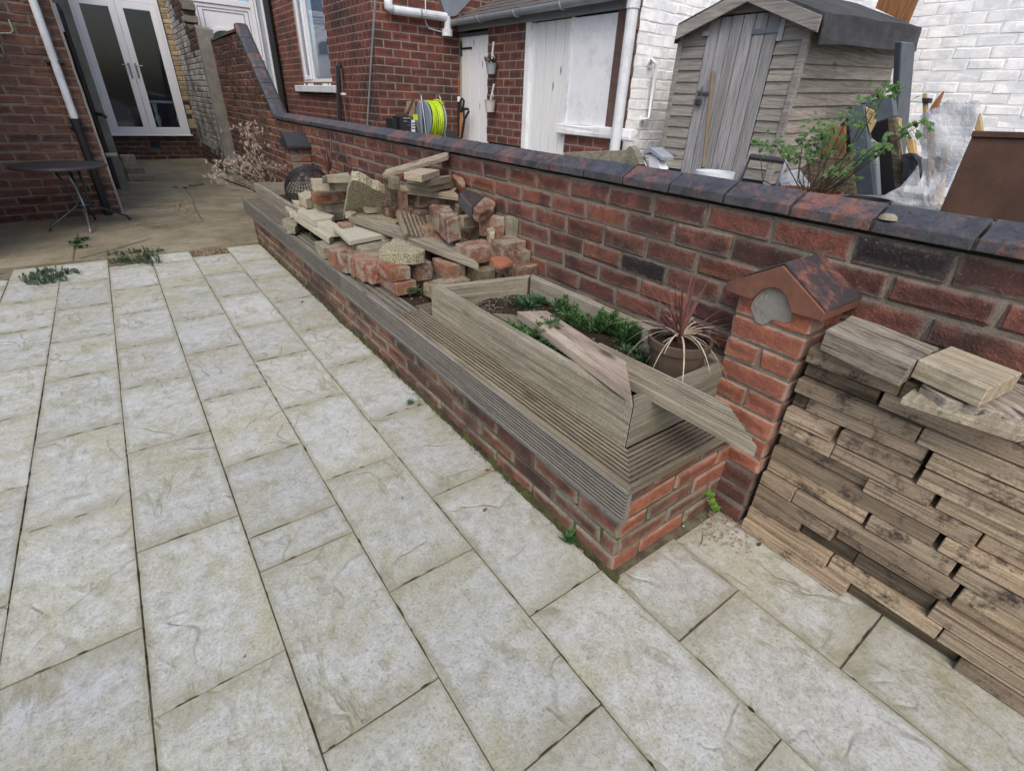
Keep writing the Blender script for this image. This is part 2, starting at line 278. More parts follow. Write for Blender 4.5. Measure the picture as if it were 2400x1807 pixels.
    m['curtain_reflection']=simple('pale_curtain_reflection',(.36,.40,.44),.8)  # pale tone for curtains and for the painted window reflection
    m['stone']=simple('grey_pebble',(.17,.155,.13),.85,.2,var=.4,sc=5)
    m['bark']=simple('bark_chips',(.30,.20,.12),.9,.1,var=.5,sc=40)
    m['plain_ground']=simple('yard_concrete',(.16,.15,.14),.9)
ms()
# ---------------------------------------------------------------- mesh helpers
def tag(o,label=None,cat=None,group=None,kind=None):
    if label: o['label']=label
    if cat: o['category']=cat
    if group: o['group']=group
    if kind: o['kind']=kind
    return o
def thing(name,label,cat,loc=(0,0,0),group=None,kind=None):
    o=bpy.data.objects.new(name,None); col.objects.link(o); o.location=loc; o.empty_display_size=.1
    return tag(o,label,cat,group,kind)
def worldloc(o):
    v=Vector((0,0,0))
    while o is not None: v=v+o.location; o=o.parent
    return v
class MB:
    def __init__(s): s.v=[];s.f=[];s.uv=None
    def add(s,vs,fs):
        b=len(s.v); s.v+= [Vector(x) for x in vs]; s.f+=[tuple(b+i for i in f) for f in fs]; return s
    def box(s,x0,y0,z0,x1,y1,z1):
        return s.add([(x,y,z) for z in (z0,z1) for y in (y0,y1) for x in (x0,x1)],[(0,2,3,1),(4,5,7,6),(0,1,5,4),(2,6,7,3),(0,4,6,2),(1,3,7,5)])
    def hexa(s,b,t):  # b,t: 4 pts ccw seen from the top
        return s.add(list(b)+list(t),[(3,2,1,0),(4,5,6,7),(0,1,5,4),(1,2,6,5),(2,3,7,6),(3,0,4,7)])
    def tube(s,pts,r,n=8,cap=True,r1=None):
        pts=[Vector(p) for p in pts]; L=len(pts); b=len(s.v)
        t0=(pts[1]-pts[0]).normalized(); a=Vector((0,0,1)) if abs(t0.z)<.9 else Vector((1,0,0)); nx=t0.cross(a).normalized()
        for i,p in enumerate(pts):
            t=((pts[min(i+1,L-1)]-pts[max(i-1,0)])).normalized(); nx=(nx-t*nx.dot(t)).normalized(); ny=t.cross(nx)
            rr=r if r1 is None else r+(r1-r)*i/(L-1)
            for k in range(n):
                q=2*math.pi*k/n; s.v.append(p+(nx*math.cos(q)+ny*math.sin(q))*rr)
        for i in range(L-1):
            for k in range(n):
                k2=(k+1)%n; s.f.append((b+i*n+k,b+i*n+k2,b+(i+1)*n+k2,b+(i+1)*n+k))
        if cap: s.f.append(tuple(b+k for k in range(n))[::-1]); s.f.append(tuple(b+(L-1)*n+k for k in range(n)))
        return s
    def lathe(s,prof,c,n=24,T=None):
        b=len(s.v); T=T or Matrix.Identity(3); c=Vector(c)
        for r,z in prof:
            for k in range(n):
                q=2*math.pi*k/n; s.v.append(c+T@Vector((r*math.cos(q),r*math.sin(q),z)))
        for i in range(len(prof)-1):
            for k in range(n):
                k2=(k+1)%n; s.f.append((b+i*n+k,b+i*n+k2,b+(i+1)*n+k2,b+(i+1)*n+k))
        return s
    def blade(s,p,d,L,w,droop=.5,n=5,fold=0,up=Vector((0,0,1))):
        p=Vector(p); d=Vector(d).normalized(); sd=d.cross(up); sd=sd.normalized() if sd.length>.05 else Vector((1,0,0)); b=len(s.v)
        for i in range(n+1):
            t=i/n; ww=w*(1-t)**.6*(.55+.45*min(1,t*4)) if i<n else 0.0005
            s.v+= [p-sd*ww*.5,p+sd*ww*.5]
            d=(d+Vector((0,0,-droop/n))).normalized(); p=p+d*(L/n)
        for i in range(n): s.f.append((b+2*i,b+2*i+1,b+2*i+3,b+2*i+2))
        return s
    def leaf(s,p,d,L,w,nrm=Vector((0,0,1))):
        p=Vector(p); d=Vector(d).normalized(); sd=d.cross(nrm); sd=sd.normalized() if sd.length>.05 else Vector((1,0,0))
        u=sd.cross(d)
        return s.add([p,p+d*L*.4+sd*w*.5+u*w*.12,p+d*L,p+d*L*.4-sd*w*.5+u*w*.12,p+d*L*.45],[(0,1,4),(1,2,4),(2,3,4),(3,0,4)])
    def build(s,name,mat,parent=None,label=None,cat=None,group=None,kind=None,bevel=0,seg=1,smooth=False,yaw=0,uvbox=False,rough=0,sub=0):
        me=bpy.data.meshes.new(name)
        lo=Vector((min(v.x for v in s.v),min(v.y for v in s.v),min(v.z for v in s.v))); hi=Vector((max(v.x for v in s.v),max(v.y for v in s.v),max(v.z for v in s.v)))
        c=Vector(((lo.x+hi.x)/2,(lo.y+hi.y)/2,lo.z))
        Rm=Matrix.Rotation(-yaw,3,'Z')
        vv=[Rm@(v-c) for v in s.v]
        me.from_pydata(vv,[],s.f)
        if bevel or sub or rough:
            bm=bmesh.new(); bm.from_mesh(me); bmesh.ops.remove_doubles(bm,verts=bm.verts,dist=1e-5); bmesh.ops.recalc_face_normals(bm,faces=bm.faces)
            if bevel: bmesh.ops.bevel(bm,geom=[e for e in bm.edges if e.is_manifold and e.calc_face_angle(0)>.3],offset=bevel,segments=seg,affect='EDGES',profile=.6)
            if sub:
                bmesh.ops.triangulate(bm,faces=[f for f in bm.faces if len(f.verts)>4])
                bmesh.ops.subdivide_edges(bm,edges=[e for e in bm.edges if e.calc_length()>.03],cuts=sub,use_grid_fill=True)
            if rough:
                o_=Vector((random.random()*50,)*3)
                for v in bm.verts: v.co+= (noise.noise_vector(v.co*9+o_)*rough+noise.noise_vector(v.co*35+o_)*rough*.5)
            bm.to_mesh(me); bm.free()
        if uvbox:
            lo2=Rm@Vector((0,0,0)); xs=[v.x for v in vv]; ys=[v.y for v in vv]; uvl=me.uv_layers.new(name='UVMap'); dx=max(xs)-min(xs) or 1; dy=max(ys)-min(ys) or 1
            for l in me.loops:
                q=me.vertices[l.vertex_index].co; uvl.data[l.index].uv=((q.x-min(xs))/dx,(q.y-min(ys))/dy)
        if smooth: me.polygons.foreach_set('use_smooth',[True]*len(me.polygons))
        if mat: me.materials.append(MAT[mat] if isinstance(mat,str) else mat)
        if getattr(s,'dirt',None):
            me.materials.append(MAT['groove_shade'])  # listed groove faces take the painted shade colour
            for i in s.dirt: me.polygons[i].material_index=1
        o=bpy.data.objects.new(name,me); col.objects.link(o); o.rotation_euler=(0,0,yaw)
        if parent is not None: o.parent=parent; o.location=c-worldloc(parent)
        else: o.location=c
        return tag(o,label,cat,group,kind)
def prism(poly,off):
    """poly: list of Vector (top outline), off: Vector thickness"""
    n=len(poly); m=MB(); m.v=[Vector(p) for p in poly]+[Vector(p)+off for p in poly]
    m.f=[tuple(range(n)),tuple(range(2*n-1,n-1,-1))]+[(i,i+n,(i+1)%n+n,(i+1)%n) for i in range(n)]
    return m
def boxm(*a): return MB().box(*a)
# ---------------------------------------------------------------- bricks
def unit_brick(L,D,H,amp,seed,b=.006):
    random.seed(seed)
    bm=bmesh.new(); bmesh.ops.create_cube(bm,size=1)
    for v in bm.verts: v.co=Vector((v.co.x*L,(v.co.y+.5)*D,v.co.z*H))
    bmesh.ops.bevel(bm,geom=bm.edges[:],offset=b,segments=1,affect='EDGES')
    for v in bm.verts: v.co+=Vector((random.uniform(-1,1),random.uniform(-.5,.8),random.uniform(-1,1)))*amp
    me=bpy.data.meshes.new('brick'); bm.to_mesh(me); bm.free()
    uvl=me.uv_layers.new(name='UVMap')
    for l in me.loops:
        q=me.vertices[l.vertex_index].co; uvl.data[l.index].uv=(q.x/L+.5,q.z/H+.5)
    me.materials.append(MAT['mortar']); return me
BM={}
for k,(L,a) in {'full':(1.0,.0045),'half':(1.0,.004)}.items(): BM[k]=[unit_brick(.215 if k=='full' else .1025,.1,.065,a,100+i+(50 if k=='half' else 0),.004+.002*(i%3)) for i in range(8)]
FLAT=[unit_brick(.215,.1,.065,.0016,300+i,.0025) for i in range(4)]; FLATH=[unit_brick(.1025,.1,.065,.0016,320+i,.0025) for i in range(4)]
def brick_wall(par,O,U,L,H,ch=.075,bl=.225,mat='brick_b',mort='mortar',depth=.1,joint=.010,rec=.007,openings=(),top=None,keep=300,off=0,english=0,flat=False,hide=None,recol=None,name='brick',ragL=None,bottom=0):
    O=Vector(O); U=Vector(U).normalized(); Yv=Vector((0,0,1)).cross(U); rz=math.atan2(U.y,U.x)
    mb=MB(); bricks=[]
    nz=int(math.ceil(H/ch-1e-6)); random.seed(int(abs(O.x*91+O.y*37))+nz)
    for c in range(nz):
        z0=c*ch; z1=min(z0+ch,H)
        if z1-z0<.02: continue
        head=english and (c%english==english-1)
        st=bl/2 if head else bl
        s=-(bl/2 if c%2 else 0)-off
        while s<L:
            a,b=max(s,0),min(s+st,L); s+=st
            if b-a<.02: continue
            segs=[(a,b)]
            for (o0,o1,p0,p1) in openings:
                if z0+.4*ch<p1 and z1-.4*ch>p0:
                    ns=[]
                    for (x,y) in segs:
                        if y<=o0 or x>=o1: ns.append((x,y)); continue
                        if x<o0: ns.append((x,o0))
                        if y>o1: ns.append((o1,y))
                    segs=ns
            for (x,y) in segs:
                if y-x<.025: continue
                zt=z1
                if top:
                    tt=top((x+y)/2)
                    if tt<z0+.25*ch: continue
                    zt=min(z1,tt)
                if z1<bottom: continue
                bricks.append((x,y,z0,zt))
                xi=x+.007 if x<.001 else x; yi=y-.007 if y>L-.001 else y
                q=[O+U*aa+Yv*dd+Vector((0,0,zz)) for zz in (z0,zt) for dd in (rec,depth) for aa in (xi,yi)]
                mb.hexa([q[0],q[1],q[3],q[2]],[q[4],q[5],q[7],q[6]])
    mb.build('mortar',mort,par)
    pl=worldloc(par)
    ranked=[]
    for i,(x,y,z0,zt) in enumerate(bricks):
        c=O+U*((x+y)/2)+Vector((0,0,(z0+zt)/2)); u,v,d=proj(c)
        vis=-80<u<2480 and -80<v<1890 and d>0 and not (hide and hide(c))
        ranked.append(((0 if vis else 1),d if d>0 else 99,i,c))
    ranked.sort(key=lambda r:(r[0],r[1]))
    rest=MB(); ruv=[]; mats={}
    nk=0
    for r in ranked:
        x,y,z0,zt=bricks[r[2]]; Lb=y-x-joint; Hb=zt-z0-joint; c=r[3]
        if Lb<=.01 or Hb<=.01: continue
        half=Lb<.14
        ml=(FLATH if half else FLAT) if flat else BM['half' if half else 'full']
        me=random.choice(ml); mm=MAT[(recol(c) if recol else None) or mat]
        sx=Lb/(.1025 if half else .215); sz=Hb/.065; jig=random.uniform(-.0025,.0015) if not flat else 0
        if r[0]==0 and nk<keep:
            o=bpy.data.objects.new(name,me); col.objects.link(o); o.material_slots[0].link='OBJECT'; o.material_slots[0].material=mm
            o.parent=par; o.location=c+Yv*(jig)-pl; o.rotation_euler=(0,random.uniform(-.008,.008),rz); o.scale=(sx,1,sz); nk+=1
        else:
            T=Matrix.Translation(c+Yv*jig)@Matrix.Rotation(rz,4,'Z')
            k=mm.name; R_=mats.setdefault(k,(MB(),[]))
            b=len(R_[0].v); R_[0].v+=[T@Vector((v.co.x*sx,v.co.y,v.co.z*sz)) for v in me.vertices]
            for p in me.polygons:
                R_[0].f.append(tuple(b+i for i in p.vertices)); R_[1].extend([tuple(me.uv_layers[0].data[l].uv) for l in p.loop_indices])
    for k,(m2,uvs) in mats.items():
        o=m2.build('brick_courses',bpy.data.materials[k],par,kind='stuff'); uvl=o.data.uv_layers.new(name='UVMap')
        for i,q in enumerate(uvs): uvl.data[i].uv=q
    return bricks
def deck_board(p0,p1,w,t,grooves=9,mit0=0,mit1=0,side=1,depth=.0035,upv=None,shade_grooves=True):
    """grooved plank from p0 to p1 (one long top edge), width w to the left (side=1) of the run; mitres shift the far edge"""
    p0,p1=Vector(p0),Vector(p1); d=(p1-p0); L=d.length; d.normalize(); upv=Vector(upv or (0,0,1)); lf=upv.cross(d)*side
    prof=[(0,-t),(0,-.002),(.002,0)]
    m=.008; gw=(w-2*m)/grooves
    for g in range(grooves):
        a=m+g*gw; prof+=[(a+gw*.25,0),(a+gw*.30,-depth*2.4),(a+gw*.70,-depth*2.4),(a+gw*.75,0)]
    prof+=[(w-.002,0),(w,-.002),(w,-t)]
    n=len(prof); NS=max(2,int(L/.25)); mb=MB()
    for i in range(NS+1):
        for (a,h) in prof:
            s0=mit0*a/w; s1=L+mit1*a/w; s=s0+(s1-s0)*i/NS
            mb.v.append(p0+d*s+lf*a+upv*h)
    mb.dirt=[]  # groove faces to be coloured darker, as shade
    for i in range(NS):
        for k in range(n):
            if shade_grooves and 3<=k<n-4 and (k-3)%4 in (0,1,2): mb.dirt.append(len(mb.f))
            k2=(k+1)%n; f=(i*n+k,(i+1)*n+k,(i+1)*n+k2,i*n+k2); mb.f.append(f if side>0 else f[::-1])
    e=tuple(range(n)); e2=tuple(NS*n+k for k in range(n)); mb.f+=[e if side>0 else e[::-1],e2[::-1] if side>0 else e2]
    return mb
def plank(p0,p1,w,t,upv=(0,0,1),mit0=0,mit1=0,side=1):
    p0,p1=Vector(p0),Vector(p1); d=(p1-p0).normalized(); upv=Vector(upv); upv=(upv-d*upv.dot(d)).normalized(); lf=upv.cross(d)*side
    tp=[p0,p1,p1+lf*w+d*mit1,p0+lf*w+d*mit0]; bt=[q-upv*t for q in tp]
    return MB().hexa(bt,tp) if side>0 else MB().hexa(bt[::-1],tp[::-1])
def ang(p0,p1): return math.atan2(p1[1]-p0[1],p1[0]-p0[0])
exec_parts=[]
#@@PART2
# ================================================================ ground
g=boxm(-45,-45,-.12,1.36,14,-.035).build('ground','plain_ground'); tag(g,kind='structure')
# paved patio: bed with individual slabs
pt=boxm(-2.6,-1.6,-.034,1.36,5.36,-.005).build('patio','joint'); tag(pt,kind='structure')
rows={-8:[4.6,4.0,3.4,2.8,2.2,1.6,1.0,.4,-.2,-.8],-7:[4.9,4.3,3.7,3.1,2.5,1.9,1.3,.7,.1,-.5],-6:[4.65,4.05,3.47,2.9,2.3,1.7,1.1,.5,-.1,-.7],-5:[4.9,4.33,3.75,3.15,2.57,1.97,1.37,.77,.17,-.43,-1.03],
-4:[5.05,4.46,3.871,3.274,2.728,2.151,1.546,.96,.36,-.24,-.84],-3:[4.767,4.168,3.584,3.046,2.442,1.853,1.253,.65,.05,-.55,-1.15],-2:[5.05,4.444,3.878,3.31,2.765,2.171,1.563,.963,.36,-.24,-.84],
-1:[5.036,4.32,3.586,3.03,2.458,1.87,1.426,1.266,.666,.07,-.53,-1.13],0:[5.12,4.53,3.929,3.28,2.753,2.179,1.5755,.9755,.3755,-.22,-.82],1:[4.796,4.22,3.64,3.04,2.472,1.87,1.269,.669,.069,-.53,-1.13],2:[.62,.369,-.23,-.83],3:[.61,.066,-.534,-1.13]}
skip={(0,0),(-5,0),(-2,0)}
def slab_piece(x0,x1,y0,y1,clip=None):
    g_=.0014; dz=random.uniform(-.0015,.0015); gx=random.uniform(0,.0012)
    mb=boxm(x0+g_+gx,y0+g_,-.03,x1-g_,y1-g_-random.uniform(0,.003),0.0)
    if clip: mb=prism([Vector(q) for q in clip],Vector((0,0,-.03)))
    o=mb.build('paving_slab','slab',pt,bevel=.0013,uvbox=True)
    o.location.z+=dz; o.rotation_euler=(random.uniform(-.0012,.0012),random.uniform(-.0025,.0025),random.uniform(-.002,.002))
for k,J in rows.items():
    x0,x1=.3*k,.3*k+.3
    ys=[5.35]+J+[-1.6] if k<2 else J+[-1.6]
    for i in range(len(ys)-1):
        yt,yb=ys[i],ys[i+1]
        if (k,i) in skip: continue
        if yt-yb<.05: continue
        slab_piece(x0,x1 if k<3 else 1.2,yb,yt)
        if k==3: pass
# moss and dirt swelling out of the joints here and there
random.seed(71); mb=MB()
jl=[]
for k,J in rows.items():
    for y_ in J: jl.append((Vector((.3*k,y_,0)),Vector((.3*k+.3,y_,0))))
    ys=[5.3]+J
    for i in range(len(ys)-1): jl.append((Vector((.3*k,ys[i],0)),Vector((.3*k,ys[i+1],0))))
for a_,b_ in jl:
    if a_.x<-2 or a_.y<-.6 or (a_.x>.55 and a_.y>.6): continue
    ln=(b_-a_).length; dd=(b_-a_).normalized(); sd=Vector((-dd.y,dd.x,0))
    t=random.uniform(0,.1)
    while t<ln:
        L_=random.uniform(.01,.07); w_=random.uniform(.0012,.0032)*(1.8 if random.random()<.12 else 1); n_=5
        if t+L_>ln: break
        c_=[a_+dd*(t+L_*i/n_) for i in range(n_+1)]; b=len(mb.v)
        for i,q in enumerate(c_):
            ww=w_*math.sin(math.pi*(i+.3)/(n_+.6))*random.uniform(.6,1.4)
            mb.v+=[q-sd*ww+Vector((0,0,.0005)),q+Vector((0,0,.0022)),q+sd*ww+Vector((0,0,.0005))]
        for i in range(n_):
            for z_ in (0,1): e=b+i*3+z_; mb.f.append((e,e+3,e+4,e+1))
        t+=L_+random.expovariate(9)
mb.build('joint_dirt','dirt_moss',kind='stuff',label='crumbling dirt and moss swelling out of the joints between the paving slabs',cat='joint dirt')
# broken slabs around the two weed holes, chips in the slab gap
slab_piece(0,0,0,0,[(-1.495,4.905,0),(-1.204,4.905,0),(-1.204,5.06,0),(-1.30,5.09,0),(-1.38,5.07,0),(-1.495,5.20,0)][::1])
slab_piece(0,0,0,0,[(-.597,5.055,0),(-.303,5.055,0),(-.303,5.10,0),(-.40,5.12,0),(-.5,5.10,0),(-.597,5.11,0)])
random.seed(3)
mb=MB()
for i in range(260):
    x,y=random.uniform(.01,.29),random.uniform(5.14,5.34); mb.leaf((x,y,-.01+random.random()*.008),(random.uniform(-1,1),random.uniform(-1,1),random.uniform(-.2,.4)),random.uniform(.012,.035),random.uniform(.008,.02))
mb.build('bark_chips','bark',label='patch of pale bark chippings where one slab is missing by the planter',cat='bark chips',kind='stuff')
# old concrete yard
cy=MB(); nx,ny=46,80; random.seed(5)
for j in range(ny+1):
    for i in range(nx+1):
        x=-3.2+4.56*i/nx; y=5.375+(13.3-5.375)*(j/ny)**1.3
        cy.v.append(Vector((x,y,.012+.012*(noise.noise(Vector((x*1.3,y*1.3,3))))+.004*noise.noise(Vector((x*7,y*7,1))))))
for j in range(ny):
    for i in range(nx): a=j*(nx+1)+i; cy.f.append((a,a+1,a+nx+2,a+nx+1))
o=cy.build('concrete_yard','concrete',smooth=True); tag(o,kind='structure')
o=boxm(-3.2,5.362,-.03,.6,5.378,.016).build('concrete_edge','concrete',o); 
# cracks in concrete
def crack(pts,w):
    mb=MB(); q=[]
    for i,(x,y) in enumerate(pts): q.append(P(x,y,Z=.021))
    for i in range(len(q)-1):
        d=(q[i+1]-q[i]).normalized(); s_=Vector((-d.y,d.x,0))*w*random.uniform(.6,1.4)
        mb.add([q[i]-s_,q[i]+s_,q[i+1]+s_,q[i+1]-s_],[(0,1,2,3)])
    return mb
ck=MB()
for pts in ([Z1(1170,1195),Z1(1215,1255),Z1(1235,1330),Z1(1275,1390)],[Z1(820,1310),Z1(980,1300),Z1(1120,1290),Z1(1220,1275)],[Z1(455,1640),Z1(470,1540),Z1(490,1470)],[Z1(500,1625),Z1(700,1570),Z1(950,1500)]):
    c=crack(pts,.006); ck.add(c.v,c.f)
ck.build('crack','joint',bpy.data.objects['concrete_yard'],kind='stuff')
# neighbour ground
o=boxm(1.47,-6,-.06,12,16,-.01).build('neighbour_yard','plain_ground'); tag(o,kind='structure')

# ================================================================ boundary wall
bw=thing('boundary_wall','long red brick garden wall with blue brick coping dividing the two yards','wall',(1.4,4,0))
def btop(s):
    y=10.2-s
    if y<7.02: return 1.012
    if y<8.2: return .965+(y-7.02)*.80
    return 1.93
def bhide(c):
    return (c.y<.5 and c.z<.68) or (.66<c.y<5.5 and c.z<.36) or (.5<c.y<.7 and c.z<.7)
def brec(c):
    if abs(c.z-.714)<.035 and abs(c.y-1.30)<.07: return 'brick_burnt'
    if abs(c.z-.966)<.035 and .36<c.y<.54: return 'brick_burnt'
    if abs(c.z-.966)<.035 and .1<c.y<.33: return 'brick_d'
    if random.random()<.012: return 'brick_burnt'
    if random.random()<.10: return 'brick_d'
    if c.y>6.9 and c.z>1.3 and random.random()<.5: return 'brick_d'
brick_wall(bw,(1.35,10.2,0),(0,-1,0),11.7,1.98,ch=.084,bl=.246,off=.084,mat='brick_b',top=btop,depth=.105,hide=bhide,recol=brec,english=0,rec=.007,joint=.009)
# copings
def coping(y0,y1,lead=0):
    m=.004; prof=[(1.328,1.022),(1.328,1.052),(1.403,1.092),(1.482,1.052),(1.482,1.022)]
    mb=MB()
    for y in (y0+m,y1-m):
        for x,z in prof: mb.v.append(Vector((x,y,z)))
    mb.f=[(4,3,2,1,0),(5,6,7,8,9)]+[(i,(i+1)%5,(i+1)%5+5,i+5) for i in range(5)]
    o=mb.build('coping_brick','coping',bw,bevel=.0035,seg=2); o.location.z+=random.uniform(-.0015,.0015); o.location.x+=random.uniform(-.002,.002); o.rotation_euler=(random.uniform(-.006,.006),random.uniform(-.01,.01),random.uniform(-.004,.004))
y=-.86
random.seed(21)
while y<7.0:
    coping(y,y+.2325); y+=.2325
boxm(1.343,-.9,1.02,1.468,7.05,1.048).build('coping_mortar','mortar_l',bw)
# sloped coping
a=Vector((0,7.02,1.02)); b=Vector((0,8.24,1.985)); d=(b-a); n6=6; dn=d.normalized(); nn=Vector((0,-dn.z,dn.y))
for i in range(n6):
    s0=a+d*(i/n6)+dn*.004; s1=a+d*((i+1)/n6)-dn*.004; mb=MB()
    for q in (s0,s1):
        for x,h in ((1.325,-.005),(1.325,.045),(1.36,.062),(1.45,.062),(1.485,.045),(1.485,-.005)): mb.v.append(Vector((x,0,0))+q+nn*h)
    mb.f=[tuple(range(6))[::-1],tuple(range(6,12))]+[(k,(k+1)%6,(k+1)%6+6,k+6) for k in range(6)]
    mb.build('coping_brick','coping',bw,bevel=.004)
prism([Vector((1.335,8.2,1.975)),Vector((1.47,8.2,1.975)),Vector((1.47,10.18,1.955)),Vector((1.335,10.18,1.955))],Vector((0,0,-.03))).build('top_bed','mortar_l',bw,rough=.01,sub=2)
# moss on the coping
mb=MB()
random.seed(2)
for (px_,py_) in (Z4(1125,1528),):
    c=P(px_,py_,X=1.338); c=Vector((1.345,c.y,1.062))
    mb.lathe([(.0,.012),(.012,.010),(.019,.004),(.022,-.004)],c,12,Matrix.Diagonal((1,1.1,1)))
mb.build('moss_tuft','mossy',bw)
# white-painted old stub wall by the house
sw=thing('painted_wall','old whitewashed brick wall with broken top and grey rendered end beside the doors','wall',(1.3,11.5,0))
def stop_(s):
    y=13.1-s
    return 2.12+max(0,(y-10.9))*.22+(.30 if y>11.3 else 0)+(.35 if y>12.4 else 0)
brick_wall(sw,(1.2,13.1,0),(0,-1,0),2.75,3.2,ch=.083,bl=.25,mat='brick_wo',top=stop_,depth=.2,mort='mortar',recol=lambda c:'brick_d' if (c.z>stop_(13.1-c.y)-.3+random.uniform(-.15,.1) or c.z<.3+random.uniform(-.1,.15)) else None,keep=250)
prism([Vector((1.19,10.21,2.1)),Vector((1.42,10.21,2.08)),Vector((1.42,10.35,2.12)),Vector((1.19,10.35,2.14))],Vector((0,0,-2.1))).build('rendered_end','render',sw,bevel=.01,sub=3,rough=.012)

# ================================================================ our rear wall with french doors
rw=thing('rear_house_wall','rear house wall of cream painted and damp red brick around the french doors','wall',(.4,13.15,0))
def rrec(c):
    if c.z<.5: return 'brick_d'
    if c.x>1.04 and c.z<1.16+random.uniform(-.12,.03): return 'brick_d' if random.random()<.7 else 'brick_c'
brick_wall(rw,(-.45,13.1,0),(1,0,0),1.78,3.6,ch=.083,bl=.25,mat='brick_c',mort='mortar',depth=.25,openings=((.17,1.53,.45,3.4),(.77,.94,.2,.36)),recol=rrec,keep=280)
boxm(.31,13.2,.19,.51,13.22,.37).build('airbrick','dark',rw)
fd=thing('french_doors','white double french doors with dark glass and chrome lever handles','door',(.4,13.1,.46))
def frame(par,x0,x1,z0,z1,y,w,dpt,mat,name='frame'):
    mb=MB(); mb.box(x0,y,z0,x0+w,y+dpt,z1).box(x1-w,y,z0,x1,y+dpt,z1).box(x0+w,y+.002,z0,x1-w,y+dpt-.002,z0+w).box(x0+w,y+.002,z1-w,x1-w,y+dpt-.002,z1)
    return mb.build(name,mat,par,bevel=.004)
fX0,fX1=-.272,1.068
frame(fd,fX0,fX1,.465,3.3,13.06,.055,.12,'upvc','outer_frame')
boxm(fX0+.05,13.062,2.60,fX1-.05,13.16,2.67).build('transom','upvc',fd,bevel=.004)
boxm(fX0-.02,13.03,.44,fX1+.03,13.16,.468).build('threshold','upvc',fd,bevel=.004)
mid=(fX0+fX1)/2
for i,(x0,x1) in enumerate(((fX0+.05,mid-.002),(mid+.002,fX1-.05))):
    lf=frame(fd,x0,x1,.49,2.595,13.05,.105,.06,'upvc','door_leaf')
    boxm(x0+.1,13.075,.59,x1-.1,13.083,2.50).build('pane','glass',lf)
    hx=x1-.05 if i==0 else x0+.05
    h=boxm(hx-.016,13.035,1.42,hx+.016,13.05,1.66).build('handle_plate','grey_metal',lf,bevel=.004)
    mb=MB(); sgn=-1 if i==0 else 1
    mb.tube([(hx,13.05,1.62),(hx,13.0,1.62),(hx+sgn*.11,12.99,1.62)],.009,8); mb.build('handle','grey_metal',lf)
boxm(fX0+.05,13.1,2.68,fX1-.05,13.11,3.24).build('pane','glass',fd)
# room behind doors
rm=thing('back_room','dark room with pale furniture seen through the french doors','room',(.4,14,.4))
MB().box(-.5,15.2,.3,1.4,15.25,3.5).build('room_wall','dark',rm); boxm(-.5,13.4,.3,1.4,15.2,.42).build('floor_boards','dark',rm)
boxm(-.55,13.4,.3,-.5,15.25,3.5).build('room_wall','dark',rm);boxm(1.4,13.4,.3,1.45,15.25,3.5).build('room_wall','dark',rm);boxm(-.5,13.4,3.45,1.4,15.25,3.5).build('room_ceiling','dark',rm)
tb_=thing('side_table','pale turned leg table inside the dark room behind the right pane','table',(.85,13.9,.42))
boxm(.55,13.7,1.0,1.25,14.15,1.04).build('tabletop','upvc_g',tb_,bevel=.01)
for x in (.62,1.0): MB().lathe([(.03,0),(.045,.08),(.02,.15),(.05,.28),(.025,.4),(.04,.52),(.04,.58)],(x,13.78,.42),12).build('leg','upvc_g',tb_,smooth=True)
# ---- left house wall
lh=thing('left_house','dark red brick house wing at the left with worn pointing and rendered corner','house',(-1,7.4,0))
U=Vector((1.0,.14,0)).normalized()
def lrec(c):
    r=random.random()
    if c.z<.36: return 'brick_d' if r<.55 else None
    return None
brick_wall(lh,(-1.5,7.27,0),U,1.09,3.4,ch=.0835,bl=.25,mat='brick_h',mort='mortar',depth=.2,recol=lrec,keep=290,rec=.006)
brick_wall(lh,(-1.48,5.6,0),(0,1,0),1.68,3.0,ch=.0835,bl=.25,mat='brick_h',mort='mortar',depth=.2,keep=60)
# rough corner edge strip (mortar line)
c0=Vector((-1.5,7.27,0))+U*1.09
MB().tube([c0+Vector((.006,-.0,z)) for z in [i*.1 for i in range(33)]],.012,6).build('corner_bead','mortar_n',lh,rough=.004)
# side of wing and grey rendered pier
boxm(-.62,7.6,0,-.428,13.1,3.4).build('side_wall','render',lh)
gp=boxm(-.425,9.16,0,-.275,9.5,3.3).build('rendered_pillar','render',bevel=.012,sub=3,rough=.008,label='grey rendered pillar standing between the left house corner and the french doors',cat='pillar')
for i,(x,y,lx,ly,h) in enumerate(((-.24,10.0,.34,.22,.09),(-.24,10.35,.25,.2,.17),(-.25,10.8,.2,.2,.3))):
    boxm(x,y,0.01,x+lx,y+ly,h).build('loose_block','brick_d' if 0 else ('mossy' if i!=2 else 'sand'),bevel=.01,sub=1,rough=.006,label=['low mossy block on the ground right of the grey rendered pillar','taller mossy block behind the low one by the rendered pillar','pale upright stone block furthest back by the rendered pillar'][i],cat='block',group='blocks by the rendered pillar')
# pipes on the left wall
def onL(x,y): # pixel onto left wall plane
    n=Vector((-U.y,U.x,0)); d=rt*((x-1200)/FPX)-up*((y-903.5)/FPX)+fw; o=Vector((-1.5,7.27,0)); t=(o-CAM).dot(n)/d.dot(n); return CAM+d*t
top=onL(62,-60)-Vector((0,.07,0)); bot=onL(172,285)-Vector((0,.07,0)); bot.x=top.x=(top.x+bot.x)/2
e_=onL(262,497)
dp=thing('drainpipe','white drainpipe on the left house that turns black lower down','drainpipe',(bot.x,bot.y,0))
MB().tube([(bot.x,bot.y,3.3),(bot.x,bot.y,bot.z)],.034,14).build('upper_pipe','upvc_g',dp,smooth=False)
MB().tube([(bot.x,bot.y,bot.z+.02),(bot.x,bot.y,.02)],.040,14).build('lower_pipe','black',dp)
MB().tube([(bot.x,bot.y,bot.z+.03),(bot.x,bot.y,bot.z-.07)],.048,14).build('socket','black',dp)
